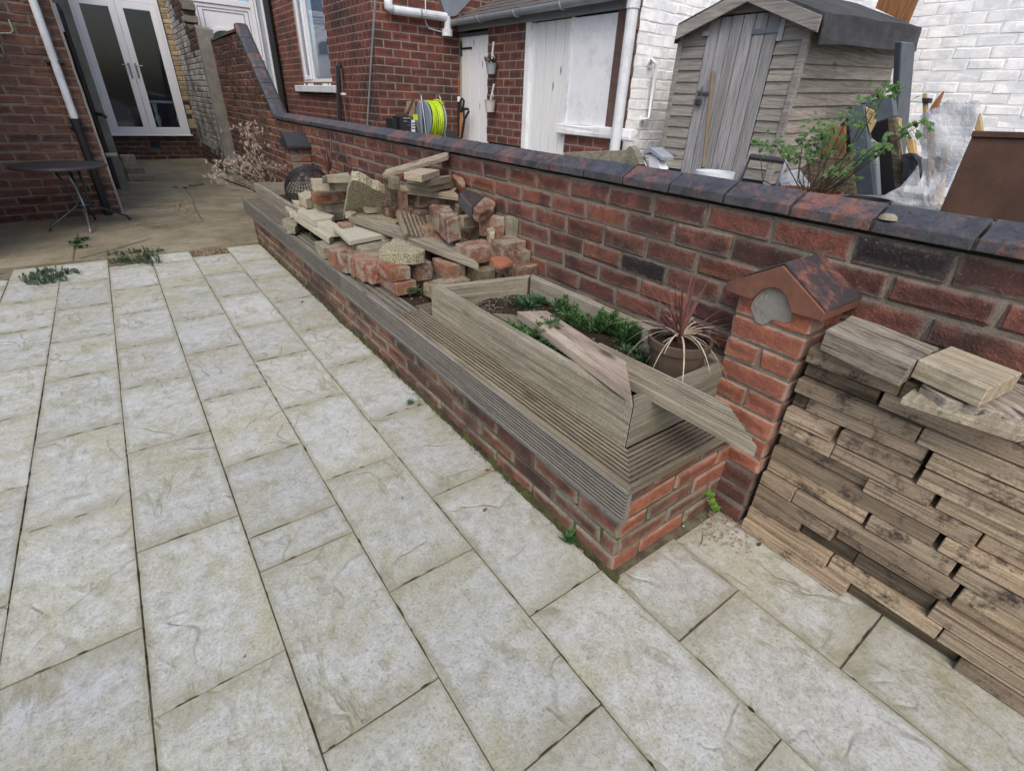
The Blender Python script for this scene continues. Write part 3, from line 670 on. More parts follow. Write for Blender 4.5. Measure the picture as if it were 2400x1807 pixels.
for z in (onL(120,146).z,.9):
    boxm(bot.x-.07,bot.y-.02,z-.012,bot.x+.07,bot.y+.07,z+.012).build('bracket','black',dp,bevel=.004)
mb=MB(); mb.tube([onL(*Z1(-60,212))-Vector((0,.02,0)),onL(*Z1(70,212))-Vector((0,.02,0)),onL(*Z1(82,195))-Vector((0,.02,0)),onL(*Z1(55,125))-Vector((0,.02,0))],.007,6); mb.build('cable','sandw',label='pale cable clipped to the left house brickwork at the top left',cat='cable')
mb=MB(); q=onL(*Z1(2,320)); mb.tube([q+Vector((math.sin(t)*.022,-.03,math.cos(t)*.05)) for t in [i*.5 for i in range(-2,9)]],.006,6); mb.build('wall_hook','grey_metal',label='small grey metal hook on the left house wall below the pale cable',cat='hook')
bp=thing('black_waste_pipe','black waste pipe with brackets between the left house and the grey pillar','pipe',(-.40,8.7,0))
MB().tube([(-.40,8.7,2.05),(-.385,8.66,2.0),(-.395,8.66,.1)],.030,12).build('pipe','black',bp)
for z in (.98,): MB().tube([(-.395,8.66,z),(-.30,8.6,z-.02),(-.27,8.6,z-.05)],.022,8).build('branch','black',bp)
mb=MB(); q=P(*A7(1290,435),Y=8.0); q2=P(*A7(1430,435),Y=8.0); mb.tube([q,q2],.022,10); mb.build('overflow_pipe','sandw',label='short cream overflow pipe sticking out past the left house corner',cat='pipe')
q=P(*Z1(345,90),Y=8.4); boxm(q.x-.03,8.38,q.z-.16,q.x+.035,8.44,q.z+.1).build('meter_box','upvc_g',bevel=.006,label='small grey white box beside the black pipe at the house corner',cat='box')

# ================================================================ bistro table
tb=thing('bistro_table','round black bistro table with crossed tubular legs by the left wall','table',(-.70,6.77,0))
tc=Vector((-.775,6.77,0))
MB().lathe([(0,.583),(.34,.583),(.36,.575),(.372,.578),(.375,.592),(.365,.602),(.34,.6),(0,.6)],tc,40).build('tabletop','dark_metal',tb,smooth=False)
feet=[(-1.037,6.661),(-.707,6.382),(-.671,7.124),(-.36,6.977)]
cc=Vector((-.70,6.78))
for i,(x,y) in enumerate(feet):
    d=Vector((x,y))-cc; d.normalize()
    MB().tube([(cc.x+d.x*.10-.04,cc.y+d.y*.10,.58),(cc.x+d.x*.075-.01,cc.y+d.y*.075,.40),(cc.x+d.x*.05,cc.y+d.y*.05,.235),(cc.x+d.x*.09,cc.y+d.y*.09,.20),(x-d.x*.03,y-d.y*.03,.055),(x,y,.006)],.011,8).build('leg','dark_metal' if i!=1 else 'grey_metal',tb,smooth=True)
MB().lathe([(.055,.215),(.06,.225),(.055,.235)],(cc.x,cc.y,0),16).build('ring','dark_metal',tb)

# ================================================================ planter
pl=thing('brick_planter','long raised brick planter capped with grooved decking boards beside the wall','planter',(.95,3,0))
def prc(c):
    r=random.random()
    if r<.10: return 'brick_d'
    if r<.25: return 'brick_b'
def phide(c): return False
brick_wall(pl,(.605,5.46,0),(0,-1,0),4.822,.365,ch=.073,bl=.232,mat='brick_l',mort='mortar_l',depth=.1,recol=prc,keep=200,rec=.007)
brick_wall(pl,(.607,.638,0),(1,0,0),.66,.365,ch=.073,bl=.232,mat='brick_l',mort='mortar_l',depth=.1,recol=lambda c:'brick_p' if random.random()<.5 else None,keep=60,off=.1)
boxm(.605,5.44,0,1.35,5.46,.365).build('end_wall','mortar_l',pl)
boxm(.70,.73,0,1.345,5.44,.38).build('soil','soil',pl)
# capping boards
ZT=.392
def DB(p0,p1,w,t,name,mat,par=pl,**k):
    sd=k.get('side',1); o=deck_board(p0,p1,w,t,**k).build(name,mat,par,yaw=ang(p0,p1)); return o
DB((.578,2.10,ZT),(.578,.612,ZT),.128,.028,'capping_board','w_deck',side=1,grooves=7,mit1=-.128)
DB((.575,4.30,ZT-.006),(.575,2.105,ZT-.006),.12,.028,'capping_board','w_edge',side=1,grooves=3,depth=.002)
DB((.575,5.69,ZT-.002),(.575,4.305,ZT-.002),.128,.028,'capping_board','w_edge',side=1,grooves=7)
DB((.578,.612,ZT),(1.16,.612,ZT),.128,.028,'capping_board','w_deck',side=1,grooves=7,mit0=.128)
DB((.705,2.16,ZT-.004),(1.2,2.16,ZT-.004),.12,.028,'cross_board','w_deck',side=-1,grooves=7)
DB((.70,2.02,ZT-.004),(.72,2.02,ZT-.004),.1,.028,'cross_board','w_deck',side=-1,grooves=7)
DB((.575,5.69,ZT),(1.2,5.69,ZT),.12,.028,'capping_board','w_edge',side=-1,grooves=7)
# fascia (grooved face vertical)
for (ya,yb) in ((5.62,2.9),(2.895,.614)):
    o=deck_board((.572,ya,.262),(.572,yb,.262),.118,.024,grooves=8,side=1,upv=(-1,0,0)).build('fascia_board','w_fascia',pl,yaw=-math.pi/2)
boxm(.574,.615,.25,.6,5.6,.262).build('batten','w_fascia',pl)
# dirt strip along planter foot
mb=MB(); random.seed(9); N=240
for i in range(N+1):
    y=.60+4.8*i/N; wv=.010+.018*max(0,noise.noise(Vector((y*2.1,0,0))+Vector((5,0,0))))+.008*random.random()
    mb.v+= [Vector((.606,y,.02+.012*random.random())),Vector((.606-wv*.6,y,.008+.008*random.random())),Vector((.606-wv,y,-.002))]
for i in range(N):
    for k in (0,1): a=i*3+k; mb.f.append((a,a+3,a+4,a+1))
mb.build('dirt_strip','dirt_moss',kind='stuff',label='dark strip of dirt and moss along the foot of the planter',cat='dirt')
mb=MB()
for i in range(420):
    y=random.choice([random.uniform(.62,5.3),random.uniform(.9,2.6)]); x=.600-abs(random.gauss(0,.014)); s_=random.uniform(.0015,.005)
    b=len(mb.v); c=Vector((x,y,.004)); mb.lathe([(0,s_*.7),(s_*.9,s_*.3),(s_*.7,-s_*.3)],c,5)
mb.build('grit','stone',kind='stuff',label='loose grit and crumbs scattered along the planter foot',cat='grit')

# timber frames on the planter
def timber_frame(name,label,C,z0,z1,t,mats='w_frame',skip=()):
    root=thing(name,label,'planter frame',(C[0][0],C[0][1],z0),'timber frames on the brick planter')
    n=len(C); c=sum((Vector((x,y,0)) for x,y in C),Vector())/n
    for i in range(n):
        if i in skip: continue
        a=Vector((*C[i],0)); b=Vector((*C[(i+1)%n],0)); d=(b-a).normalized(); inn=Vector((-d.y,d.x,0)); 
        if inn.dot(c-a)<0: inn=-inn
        g=.0015; pa,pb=a+d*g,b-d*g; top=[pa,pb,pb-d*t+inn*t,pa+d*t+inn*t]
        zz=z1+random.uniform(-.003,.003)
        prism([q+Vector((0,0,zz)) for q in top],Vector((0,0,z0-zz))).build('board',mats,root,bevel=.004,seg=2,yaw=math.atan2(d.y,d.x),sub=0)
    return root
nf=timber_frame('planter_frame','mossy mitred timber frame at the near end holding weeds and soil',[(.70,.742),(1.225,.742),(1.225,1.885),(.70,1.975)],.394,.549,.043)
ff=timber_frame('planter_frame','mossy empty timber frame at the far end beyond the rubble pile',[(.705,4.24),(1.25,4.24),(1.25,5.45),(.705,5.62)],.388,.520,.035)
def soilbed(x0,x1,y0,y1,z,par,f):
    mb=MB(); n=30
    for j in range(n+1):
        for i in range(n+1):
            x=x0+(x1-x0)*i/n; y=y0+(y1-y0)*j/n; mb.v.append(Vector((x,y,z+.02*noise.noise(Vector((x*9,y*9,2)))+.006*noise.noise(Vector((x*40,y*40,2))))))
    for j in range(n):
        for i in range(n): a=j*(n+1)+i; mb.f.append((a,a+1,a+n+2,a+n+1))
    return mb.build('soil','soil',par,smooth=True)
soilbed(.742,1.182,.785,1.86,.462,nf,0); soilbed(.74,1.22,4.27,5.5,.42,ff,0)
mb=MB(); random.seed(4)
for i in range(420):
    x,y=random.uniform(.75,1.18),random.uniform(.8,1.86)
    if random.random()<.45: y=1.86-abs(random.gauss(0,.08))
    s_=random.uniform(.002,.0055); z=.466+.02*noise.noise(Vector((x*9,y*9,2))); mb.lathe([(0,s_*.8),(s_,s_*.3),(s_*.7,-s_*.4)],(x,y,z),6)
mb.build('pebbles','stone',kind='stuff',label='small pebbles strewn over the soil inside the near frame',cat='pebbles')
# ================================================================ piers
def pier(label,y0,y1,zb,X=1.148,red=True):
    r=thing('brick_pier',label,'pier',(X+.1,(y0+y1)/2,0),'brick piers against the boundary wall')
    n=int(round(zb/.0738))
    brick_wall(r,(X,y1,0),(0,-1,0),y1-y0,zb,ch=.0738,bl=y1-y0,mat='brick_p' ,mort='mortar',depth=.1,joint=.011,off=0,english=0,keep=100,recol=lambda c:'brick_d' if c.z<.18 else None) if 0 else None
    for k in range(n):
        z=k*.0738; full=k%2==1
        parts=[(y0,y1)] if full else [(y0,(y0+y1)/2),((y0+y1)/2,y1)]
        for (a,b) in parts:
            mb=boxm(X,a+(.0055 if a>y0 else 0),z+.0055,X+.1,b-(.0055 if b<y1 else 0),z+.0683)
            me=random.choice(BM['full']); L=b-a-.011*(0 if full else .5)
            o=bpy.data.objects.new('brick',random.choice(BM['full' if full else 'half'])); col.objects.link(o); o.parent=r
            o.material_slots[0].link='OBJECT'; o.material_slots[0].material=MAT['brick_d' if z<.17 and red else ('brick_p' if red else 'brick_b')]
            o.location=Vector((X,(a+b)/2,z+.0369))-r.location; o.rotation_euler=(0,0,-math.pi/2); o.scale=(L/(.215 if full else .1025),1,.97)
        # side facing the camera
        for (a,b) in ([(X+.103,X+.2)] if full else [(X+.103,X+.2)]):
            o=bpy.data.objects.new('brick',random.choice(BM['half'])); col.objects.link(o); o.parent=r
            o.material_slots[0].link='OBJECT'; o.material_slots[0].material=MAT['brick_d' if z<.17 and red else ('brick_p' if red else 'brick_b')]
            o.location=Vector(((a+b)/2,y0,z+.0369))-r.location; o.rotation_euler=(0,0,0); o.scale=((b-a)/.1025,1,.97)
    boxm(X+.006,y0+.006,0,X+.2,y1-.006,n*.0738).build('mortar','mortar',r)
    return r,n*.0738
random.seed(12)
p1,zt=pier('red brick pier with gabled tile cap and grey mortar arch beside the timber stack',.527,.757,.80)
# gabled cap with arched notch
X0,X1_=1.126,1.36; yc=.645; ya,yb=.497,.797; ze,zr=.80,.925; ov=.832
def arch(n=10): return [(yc+.062*math.cos(math.pi*i/n),.775+.082*math.sin(math.pi*i/n)) for i in range(n+1)]
prof=[(ya,ze+.005),(ya,ov),(yc,zr),(yb,ov),(yb,ze+.005)]+[(y_,z_) for y_,z_ in [(yc+.062,ze+.003)]+[q for q in arch() if q[1]>ze+.003]+[(yc-.062,ze+.003)]]
mb=MB(); n=len(prof); mb.v=[Vector((X0,y_,z_)) for y_,z_ in prof]+[Vector((X1_,y_,z_)) for y_,z_ in prof]; mb.f=[tuple(range(n)),tuple(range(2*n-1,n-1,-1))]+[(i,i+n,(i+1)%n+n,(i+1)%n) for i in range(n)]
mb.build('cap','cap_red',p1,bevel=.003)
for s_ in (-1,1):
    ye=ya-.002 if s_<0 else yb+.002
    prism([Vector((X0+.006,ye,ov+.002)),Vector((X0+.006,yc,zr+.003)),Vector((X1_,yc,zr+.003)),Vector((X1_,ye,ov+.002))],Vector((0,0,.005))).build('cap_slope','cap',p1)
mb=MB(); ar=arch(14); mb.v=[Vector((X0+.0195,yc-.052,.765)),Vector((X0+.0195,yc-.01,.76)),Vector((X0+.0195,yc+.01,.735)),Vector((X0+.0195,yc+.035,.735)),Vector((X0+.0195,yc+.056,.765))]+[Vector((X0+.016,a_,b_)) for a_,b_ in ar]; mb.f=[tuple(range(len(mb.v)))]
k=len(mb.v); mb.v+=[q+Vector((.06,0,0)) for q in mb.v[:k]]; mb.f+=[(i,(i+1)%k,(i+1)%k+k,i+k) for i in range(k)]
mb.build('mortar_fillet','cap_mortar',p1,sub=1,rough=.0012)
boxm(X0+.03,.535,.79,1.35,.755,.835).build('cap_bed','mortar',p1)
p2,_=pier('far red brick pier with black gabled cap beside the dead shrub',5.82,6.04,.80,red=False)
mb=MB(); pr=[(5.775,.80),(5.775,.83),(5.925,.945),(6.075,.83),(6.075,.80)]; mb.v=[Vector((x,y_,z_)) for x in (1.12,1.36) for y_,z_ in pr]; mb.f=[(0,1,2,3,4),(9,8,7,6,5)]+[(i,i+5,(i+1)%5+5,(i+1)%5) for i in range(5)]
mb.build('cap','cap_black',p2,bevel=.003)
# ================================================================ rubble pile
RUB='rubble pieces piled on the middle of the planter'
def poly(cv,pts,Z):
    out=[]
    for i,q in enumerate(pts):
        z=Z if not hasattr(Z,'__len__') else Z[i]
        w_=P(*cv(q[0],q[1]),Z=z)
        if w_.x>1.343: w_=P(*cv(q[0],q[1]),X=1.343)
        out.append(w_)
    return out
def planar(cv,pts,three):
    A,B,C=[P(*cv(q[0],q[1]),Z=q[2]) for q in three]; n=(B-A).cross(C-A)
    o=[]
    for q in pts:
        x,y=cv(*q); d=rt*((x-1200)/FPX)-up*((y-903.5)/FPX)+fw; o.append(CAM+d*((A-CAM).dot(n)/d.dot(n)))
    n.normalize(); n= n if n.z>0 else -n
    return o,n
def rub(name,mat,label,cat,top,H,off=None,bev=.004,sub=1,rough=.003,yaw=0,group=RUB,smooth=False):
    c=sum(top,Vector())/len(top); a=0
    for i in range(len(top)): a+=(top[i]-c).cross(top[(i+1)%len(top)]-c).z
    if a<0: top=top[::-1]
    bev=bev*.55; rough=rough*1.5 if rough else 0
    m=prism(top,off if off is not None else Vector((0,0,-H)))
    return m.build(name,mat,label=label,cat=cat,group=group,bevel=bev,sub=sub,rough=rough,yaw=yaw,smooth=smooth)
def cbox(cv,px_,Z,Lx,Ly,H,mat,label,name='loose_brick',cat='brick',yaw=0,rough=.0035,tx=0,ty=0):
    p=P(*cv(*px_),Z=Z); a=R(yaw)
    if p.x+Lx>1.343 and p.z<1: p=P(*cv(*px_),X=1.343-Lx); H+=p.z-Z
    a=R(yaw); ex=Vector((math.cos(a),math.sin(a),tx)); ey=Vector((-math.sin(a),math.cos(a),ty))
    top=[p,p+ex*Lx,p+ex*Lx+ey*Ly,p+ey*Ly]
    return rub(name,mat,label,cat,top,H,rough=rough,bev=.007)
random.seed(77)
# bottom tier along the front, near to far
cbox(C3,(720,545),.466,.112,.215,.07,'rb_pink','broken pink brick at the near corner of the pile, bottom tier on the decking')
cbox(C3,(1060,575),.470,.24,.10,.07,'rb_mustard','yellow mossy brick wedged against the near timber frame, bottom tier',yaw=4)
cbox(C3,(655,415),.536,.112,.20,.068,'rb_red','whole smooth red brick on the near corner of the pile, second tier',yaw=-3)
cbox(C3,(470,385),.508,.2,.09,.10,'rb_red','small red brick end beside the whole smooth brick, facing the patio',yaw=3)
cbox(C3,(385,350),.51,.2,.10,.11,'rb_red','orange red brick end, third from the near corner along the patio side')
cbox(C3,(300,305),.508,.2,.11,.11,'rb_pink','pinkish brick end, fourth from the near corner along the patio side',yaw=-3)
cbox(C3,(228,280),.505,.18,.10,.11,'rb_brown','purple tinged rounded brick end, fifth from the near corner',yaw=6,rough=.006)
cbox(C3,(128,240),.50,.2,.12,.10,'rb_pink','crumbly pink brick end, sixth from the near corner along the patio side',rough=.006)
cbox(C3,(20,195),.47,.2,.16,.08,'mossy','mossy stone block at the far end of the patio side row','loose_stone','stone',rough=.008)
cbox(C3,(395,215),.535,.20,.16,.075,'mossy','dark mossy block carrying the square pale paving offcut','loose_stone','stone',rough=.006)
rub('stone_offcut','sandw','square pale grey paving offcut near the front of the pile','paving offcut',poly(C1,[(1122,1168),(1745,1048),(1430,880),(862,935)],.572),.026,bev=.003,rough=.0012)
rub('fan_shaped_slab','aggregate','thick fan shaped concrete slab fragment resting on the front bricks','slab fragment',poly(C3,[(552,215),(600,175),(655,150),(690,108),(780,130),(990,215),(985,240),(900,255),(800,258),(700,250)],.60),.062,bev=.006,rough=.004,sub=1)
cbox(C3,(905,360),.532,.10,.16,.10,'rb_brown','grey pink brick half hidden under the fan shaped slab',yaw=5)
cbox(C3,(1185,378),.535,.115,.17,.075,'rb_pink','rough faced pink brick in the middle of the front row',yaw=-4,rough=.005)
cbox(C3,(1500,432),.515,.105,.2,.075,'rb_mustard','mustard stained brick by the mitred plank tip',yaw=-2)
cbox(C3,(1700,385),.53,.085,.15,.08,'mossy','mossy half brick with bright orange broken top',yaw=4)
rub('brick_flake','terracotta','bright orange broken flake on top of the mossy half brick','brick flake',poly(C3,[(1600,300),(1660,280),(1760,285),(1830,340),(1790,355),(1700,370),(1640,345)],.60),.02,rough=.004)
cbox(C3,(1878,248),.580,.085,.14,.10,'rb_brown','brown brick with grey end standing against the wall by the timber frame',yaw=3)
cbox(C3,(1862,398),.478,.14,.12,.09,'rb_brown','dark red brick tucked under the brown one against the wall')
cbox(C3,(1422,218),.625,.185,.15,.085,'rb_pink','long pinkish brown brick below the pair of mortared bricks',yaw=4)
cbox(C3,(1720,170),.57,.16,.15,.08,'rb_brown','dark brick in the gap beside the wall under the mortared pair')
rub('loose_brick','rb_brown','large brown brick lump with ragged mortar on its end','brick',poly(C2,[(895,935),(1075,885),(930,740),(690,700),(620,745)],[.735,.745,.76,.765,.745]),.12,bev=.010,sub=2,rough=.009)
rub('loose_brick','rb_pink','pink half of the mortared brick pair beside the wall','brick',poly(C2,[(1310,850),(1440,815),(1690,860),(1680,900)],[.745,.75,.745,.74]),.12,bev=.010,sub=1,rough=.006)
rub('loose_brick','mossy','grey ended half of the mortared brick pair beside the wall','brick',poly(C2,[(1690,900),(1690,860),(1800,862),(1880,915)],[.74,.745,.745,.735]),.115,bev=.008,sub=1,rough=.004)
rub('mortar_lump','sand','crusty lump of mortar stuck on the pink brick','mortar lump',poly(C2,[(1450,1040),(1500,1010),(1560,1050),(1540,1110),(1470,1110)],.69),.05,sub=2,rough=.008)
cbox(C2,(1110,880),.705,.09,.05,.11,'sand','upright grey stone wedged between the brown lump and the mortared pair','loose_stone','stone',yaw=12)
rub('loose_brick','rb_pink','broken pink brick under the brown lump of mortar','brick',poly(C2,[(700,1130),(850,1110),(880,1190),(760,1200)],.60),.05,bev=.008,rough=.006)
cbox(C2,(590,870),.66,.12,.15,.11,'sand','grey mortared stone behind the grooved offcut','loose_stone','stone',yaw=5,rough=.007)
# roofline coping fragment (ridged blue brick) lying on its side
A=[P(*C2(1055,560),Z=.86),P(*C2(1135,492),Z=.865),P(*C2(1400,595),Z=.815),P(*C2(1235,752),Z=.80)]
rub('coping_fragment','coping','slate blue gabled coping fragment leaning by the wall behind the pile','coping brick',A,.06,off=Vector((.0,.015,-.065)),bev=.004,sub=0,rough=0)
rub('coping_fragment','rb_brown','broken brown end of the blue coping fragment','coping brick',poly(C2,[(1245,755),(1405,605),(1560,680),(1525,770),(1330,830)],[.80,.815,.80,.785,.78]),.06,off=Vector((.01,.03,-.055)),bev=.008,sub=2,rough=.006)
rub('loose_brick','rb_red','red brick shard leaning on the wall at the top of the pile','brick',poly(C2,[(950,300),(985,282),(1090,330),(1130,400),(1128,470),(1085,480)],[.90,.905,.89,.87,.855,.855]),.05,off=Vector((.03,.03,-.06)),bev=.005,rough=.004)
# bricks beneath the split plank
for (cx,cy,Z,Lx,Ly,H,mt,lb) in (((0),0,0,0,0,0,0,0),):
    pass
cbox(C2,(228,520),.80,.05,.10,.17,'rb_pink','pinkish brick standing on end under the split plank')
cbox(C2,(285,560),.775,.13,.12,.075,'rb_brown','dark red brick right of the standing brick, under the split plank',yaw=3)
cbox(C2,(470,575),.775,.15,.12,.08,'rb_brown','purplish brick in the middle under the split plank',yaw=-3)
cbox(C2,(735,600),.775,.13,.12,.09,'rb_pink','mortar crusted brick under the right part of the split plank',yaw=-5,rough=.006)
rub('mortar_lump','rb_pink','pink crumbling lump hanging over the gap under the split plank end','mortar lump',poly(C2,[(990,640),(1040,610),(1105,650),(1090,720),(1040,760),(990,710)],.75),.05,sub=2,rough=.008)
cbox(C1,(1600,480),.70,.10,.12,.11,'rb_brown','brown brick in shadow behind the leaning triangular slab')
cbox(C1,(1710,665),.665,.10,.10,.06,'rb_brown','small brown brick in front of the grooved offcut, middle of the pile')
cbox(C1,(1380,645),.66,.08,.06,.04,'sand','small square stone on the speckled slab','loose_stone','stone')
# filler under the middle of the pile
random.seed(31)
mb=MB(); 
for i,(x,y,z,lx,ly,h) in enumerate(((.80,2.35,.385,.45,.4,.08),(.86,2.7,.385,.42,.5,.16),(.95,2.75,.54,.35,.35,.11),(.80,3.1,.385,.45,.5,.13),(.86,3.45,.385,.35,.4,.12))):
    pass
fl=[(1.19,2.3,.385,.15,.1,.16),(1.2,2.55,.385,.14,.1,.26),(1.2,2.8,.385,.14,.1,.30),(1.2,3.05,.385,.14,.1,.26),(.95,2.3,.385,.2,.1,.08),(1.2,3.3,.385,.14,.12,.2),(.83,2.42,.385,.20,.10,.075),(1.06,2.45,.385,.2,.11,.075),(.84,2.62,.385,.21,.11,.14),(1.08,2.66,.385,.2,.12,.17),(.85,2.85,.385,.2,.11,.16),(1.1,2.88,.385,.2,.12,.30),(1.02,2.62,.55,.2,.1,.10),(.88,3.1,.385,.2,.11,.13),(1.1,3.12,.385,.2,.11,.18),(.88,3.35,.385,.21,.12,.12),(1.1,3.36,.385,.21,.12,.16),(1.12,2.42,.46,.15,.1,.12),(.87,3.6,.385,.22,.12,.10)]
for i,(x,y,z,lx,ly,h) in enumerate(fl):
    boxm(x,y,z,x+lx,y+ly,z+h).build('loose_brick',random.choice(['rb_brown','rb_pink','mossy']),label='dull brick buried deep in the rubble pile, '+['first','second','third','fourth','fifth','sixth','seventh','eighth','ninth','tenth','eleventh','twelfth','thirteenth','fourteenth','fifteenth','sixteenth','seventeenth','eighteenth','nineteenth','twentieth'][sorted(fl).index(fl[i]) if 0 else sorted(fl,key=lambda q:q[1]).index(fl[i])]+' counted from the near frame',cat='brick',group='bricks buried in the pile',bevel=.006,sub=1,rough=.004,yaw=random.uniform(-.1,.1))
# left part of pile : slabs
rub('stone_slab','sandw','long pale stone slab laid along the patio edge of the pile','slab',poly(C1,[(240,752),(330,715),(880,1065),(800,1122)],.512),.04,bev=.003,rough=.002)
rub('stone_slab','sandw','second pale slab stacked on the long one, its edge towards the patio','slab',poly(C1,[(300,690),(420,610),(890,765),(850,800),(572,842)],.562),.045,bev=.003,rough=.002)
rub('stone_slab','sandw','short pale slab with flaking top between the long slab and the square offcut','slab',poly(C1,[(580,862),(760,820),(960,905),(965,1000),(850,1010)],.545),.04,bev=.004,rough=.003)
rub('loose_stone','mossy','mossy yellow stone at the left end of the pile on the decking','stone',poly(C1,[(90,830),(170,780),(290,800),(340,880),(260,940),(150,900)],.46),.065,bev=.010,sub=2,rough=.010)
rub('loose_stone','sand','rough stone corner sticking out left over the frame','stone',poly(C1,[(120,620),(220,590),(310,680),(300,740),(200,730)],.50),.035,bev=.006,sub=1,rough=.006)
cbox(C1,(300,570),.58,.05,.12,.05,'sand','small rounded stone at the left edge below the pale blocks','loose_stone','stone',rough=.006)
rub('stone_slab','mossy','thick green mossy slab under the big red brick','slab',poly(C1,[(455,510),(700,575),(1050,580),(1060,480),(800,430),(560,440)],.618),.068,bev=.006,sub=1,rough=.005)
cbox(C1,(575,415),.70,.225,.10,.078,'rb_red','big red whole brick with shiny worn face in the left heap',yaw=-2)
rub('loose_stone','sand','pale lichen covered block left of the big red brick','stone',poly(C1,[(320,425),(420,385),(550,385),(540,480),(430,500)],.645),.075,bev=.008,sub=1,rough=.006)
cbox(C1,(565,215),.80,.10,.09,.075,'sand','pale square block on the left heap beside the mossy slab piece','loose_stone','stone',yaw=-3)
rub('stone_slab','mossy','flat greenish slab piece crowning the left heap','slab',poly(C1,[(690,165),(770,150),(1125,150),(1110,100),(790,118)],[.83,.83,.84,.84,.83]),.045,bev=.004,rough=.004)
cbox(C1,(850,262),.775,.13,.10,.055,'sand','short stone piece under the flat greenish crowning slab','loose_stone','stone',yaw=-3,rough=.005)
cbox(C1,(745,270),.775,.06,.10,.05,'mossy','dark mossy stone in the gap under the crowning slab','loose_stone','stone')
# big leaning triangular slab
tp,nn=planar(C1,[(1160,65),(1262,72),(1390,130),(1480,195),(1570,222),(1725,312),(1330,610),(1200,650),(1035,692),(1075,450),(1112,230)],[(1160,65,.90),(1725,312,.80),(1035,692,.60)])
rub('triangular_slab','aggregate','large speckled triangular concrete slab leaning in the middle of the pile','slab fragment',tp,.06,off=-nn*.055+Vector((0,.0,-.01)),bev=.005,sub=1,rough=.003)
rub('stone_slab','aggregate','speckled mossy slab lying below the triangular slab','slab fragment',poly(C1,[(1190,740),(1370,670),(1560,690),(1780,800),(1900,840),(1800,900),(1400,860)],.612),.04,bev=.004,rough=.004)
cbox(C1,(1000,905),.60,.07,.09,.07,'rb_pink','pale pink brick end at the left tip of the long grey plank')
rub('loose_stone','sand','rounded pebble like stone under the point of the triangular slab','stone',poly(C1,[(1040,720),(1100,690),(1200,690),(1245,715),(1160,745),(1060,745)],.625),.03,bev=.008,sub=1,rough=.004)
# crumbs between the rubble
mb=MB(); random.seed(99)
for i in range(420):
    t_=random.random(); x=random.uniform(.73,1.3); y=random.uniform(2.2,4.1); s_=random.uniform(.004,.013)
    zz=.388+ (0 if x<.8 else random.uniform(0,.02))
    mb.lathe([(0,s_*.8),(s_*.9,s_*.3),(s_*.8,-s_*.4)],(x,y,zz),5,Matrix.Rotation(random.random()*3,3,'Z')@Matrix.Diagonal((1,.7,1)))
mb.build('brick_crumbs','rb_pink',kind='stuff',label='crumbs of brick and mortar lying between the rubble pieces',cat='rubble crumbs')
# timber on the pile
TG='timber offcuts on the rubble pile'
q=[P(*Z5(785,522),Z=.625),P(*Z5(960,530),Z=.625),P(*Z5(1600,757),Z=.575),P(*Z5(1686,856),Z=.572)]
# long plank as a grooved board with mitred ends
a0,a1=q[0],q[3]; d=(a1-a0); L=d.length; dn=d.normalized(); lf=Vector((0,0,1)).cross(dn)
wv=(q[2]-a0).dot(lf); wv=.105 if abs(wv)<.06 or abs(wv)>.16 else abs(wv)
deck_board(a0,a1,wv,.03,grooves=7,side=1,shade_grooves=False,mit0=(q[1]-a0).dot(dn),mit1=(q[2]-a1).dot(dn)).build('mitred_plank','w_buff',label='long grey grooved plank with mitred ends lying across the front of the pile',cat='plank',group=TG,yaw=ang(a0,a1))
tp=[P(*C2(190,785),Z=.72),P(*C2(310,1112),Z=.63),P(*C2(580,1030),Z=.63),P(*C2(430,725),Z=.72)]
dv=(tp[1]-tp[0]).normalized(); 
deck_board(tp[0],tp[1],(tp[3]-tp[0]).length*.93,.032,grooves=5,side=1,depth=.006,upv=(tp[1]-tp[0]).cross(tp[3]-tp[0]).normalized()*(1 if (tp[1]-tp[0]).cross(tp[3]-tp[0]).z>0 else -1)).build('grooved_offcut','w_deck',label='short green grooved decking offcut leaning in the middle of the pile',cat='plank',group=TG,yaw=ang(tp[0],tp[1]))
def tim(label,cv,pts,Z,H,mat='w_fresh',yawp=(0,1),name='timber_offcut'):
    t=poly(cv,pts,Z); return rub(name,mat,label,'timber offcut',t,H,bev=.003,sub=0,rough=0,yaw=ang(t[yawp[0]],t[yawp[1]]),group=TG)
tim('pale plank with a split swallowtail end near the top of the pile',C2,[(95,455),(1035,572),(978,522),(1020,472),(300,425)],.812,.036,'w_fresh')
tim('lowest of the short boards stacked on the split plank',C2,[(300,400),(645,462),(1000,395),(660,350)],.852,.032,'w_deck')
tim('second short board up in the stack on the split plank, mostly covered',C2,[(315,335),(580,385),(860,330),(600,290)],.882,.028,'w_deck')
tim('rough sawn end offcut on the right of the short stacked boards',C2,[(575,378),(950,318),(900,300),(700,325)],.892,.036,'w_deck',(0,1))
tim('topmost clean cut board of the short stack, warm brown top',C2,[(275,265),(520,308),(775,228),(510,200)],.93,.036,'w_fresh')
pA=P(*C2(-30,300),X=1.0); pB=P(*C2(875,38),X=1.30)
plank(pA,pB,.09,.024,upv=(-.1,-.25,1)).build('thin_plank','w_fresh',label='thin plank sloping up to the wall above the stacked boards',cat='plank',group=TG,yaw=ang(pA,pB),bevel=.002)
cbox(C2,(100,330),.89,.05,.06,.07,'w_deck','small grey post block propping the thin sloping plank','timber_offcut','timber offcut')
boxm(.99,3.02,.70,1.05,3.1,.86).build('timber_offcut','w_rot',label='dark timber prop behind the small grey post block',cat='timber offcut',group=TG)
tim('weathered white flaked timber strip under the brown lump',C2,[(870,1225),(960,1260),(1150,1200),(1060,1175)],.60,.025,'w_fascia')
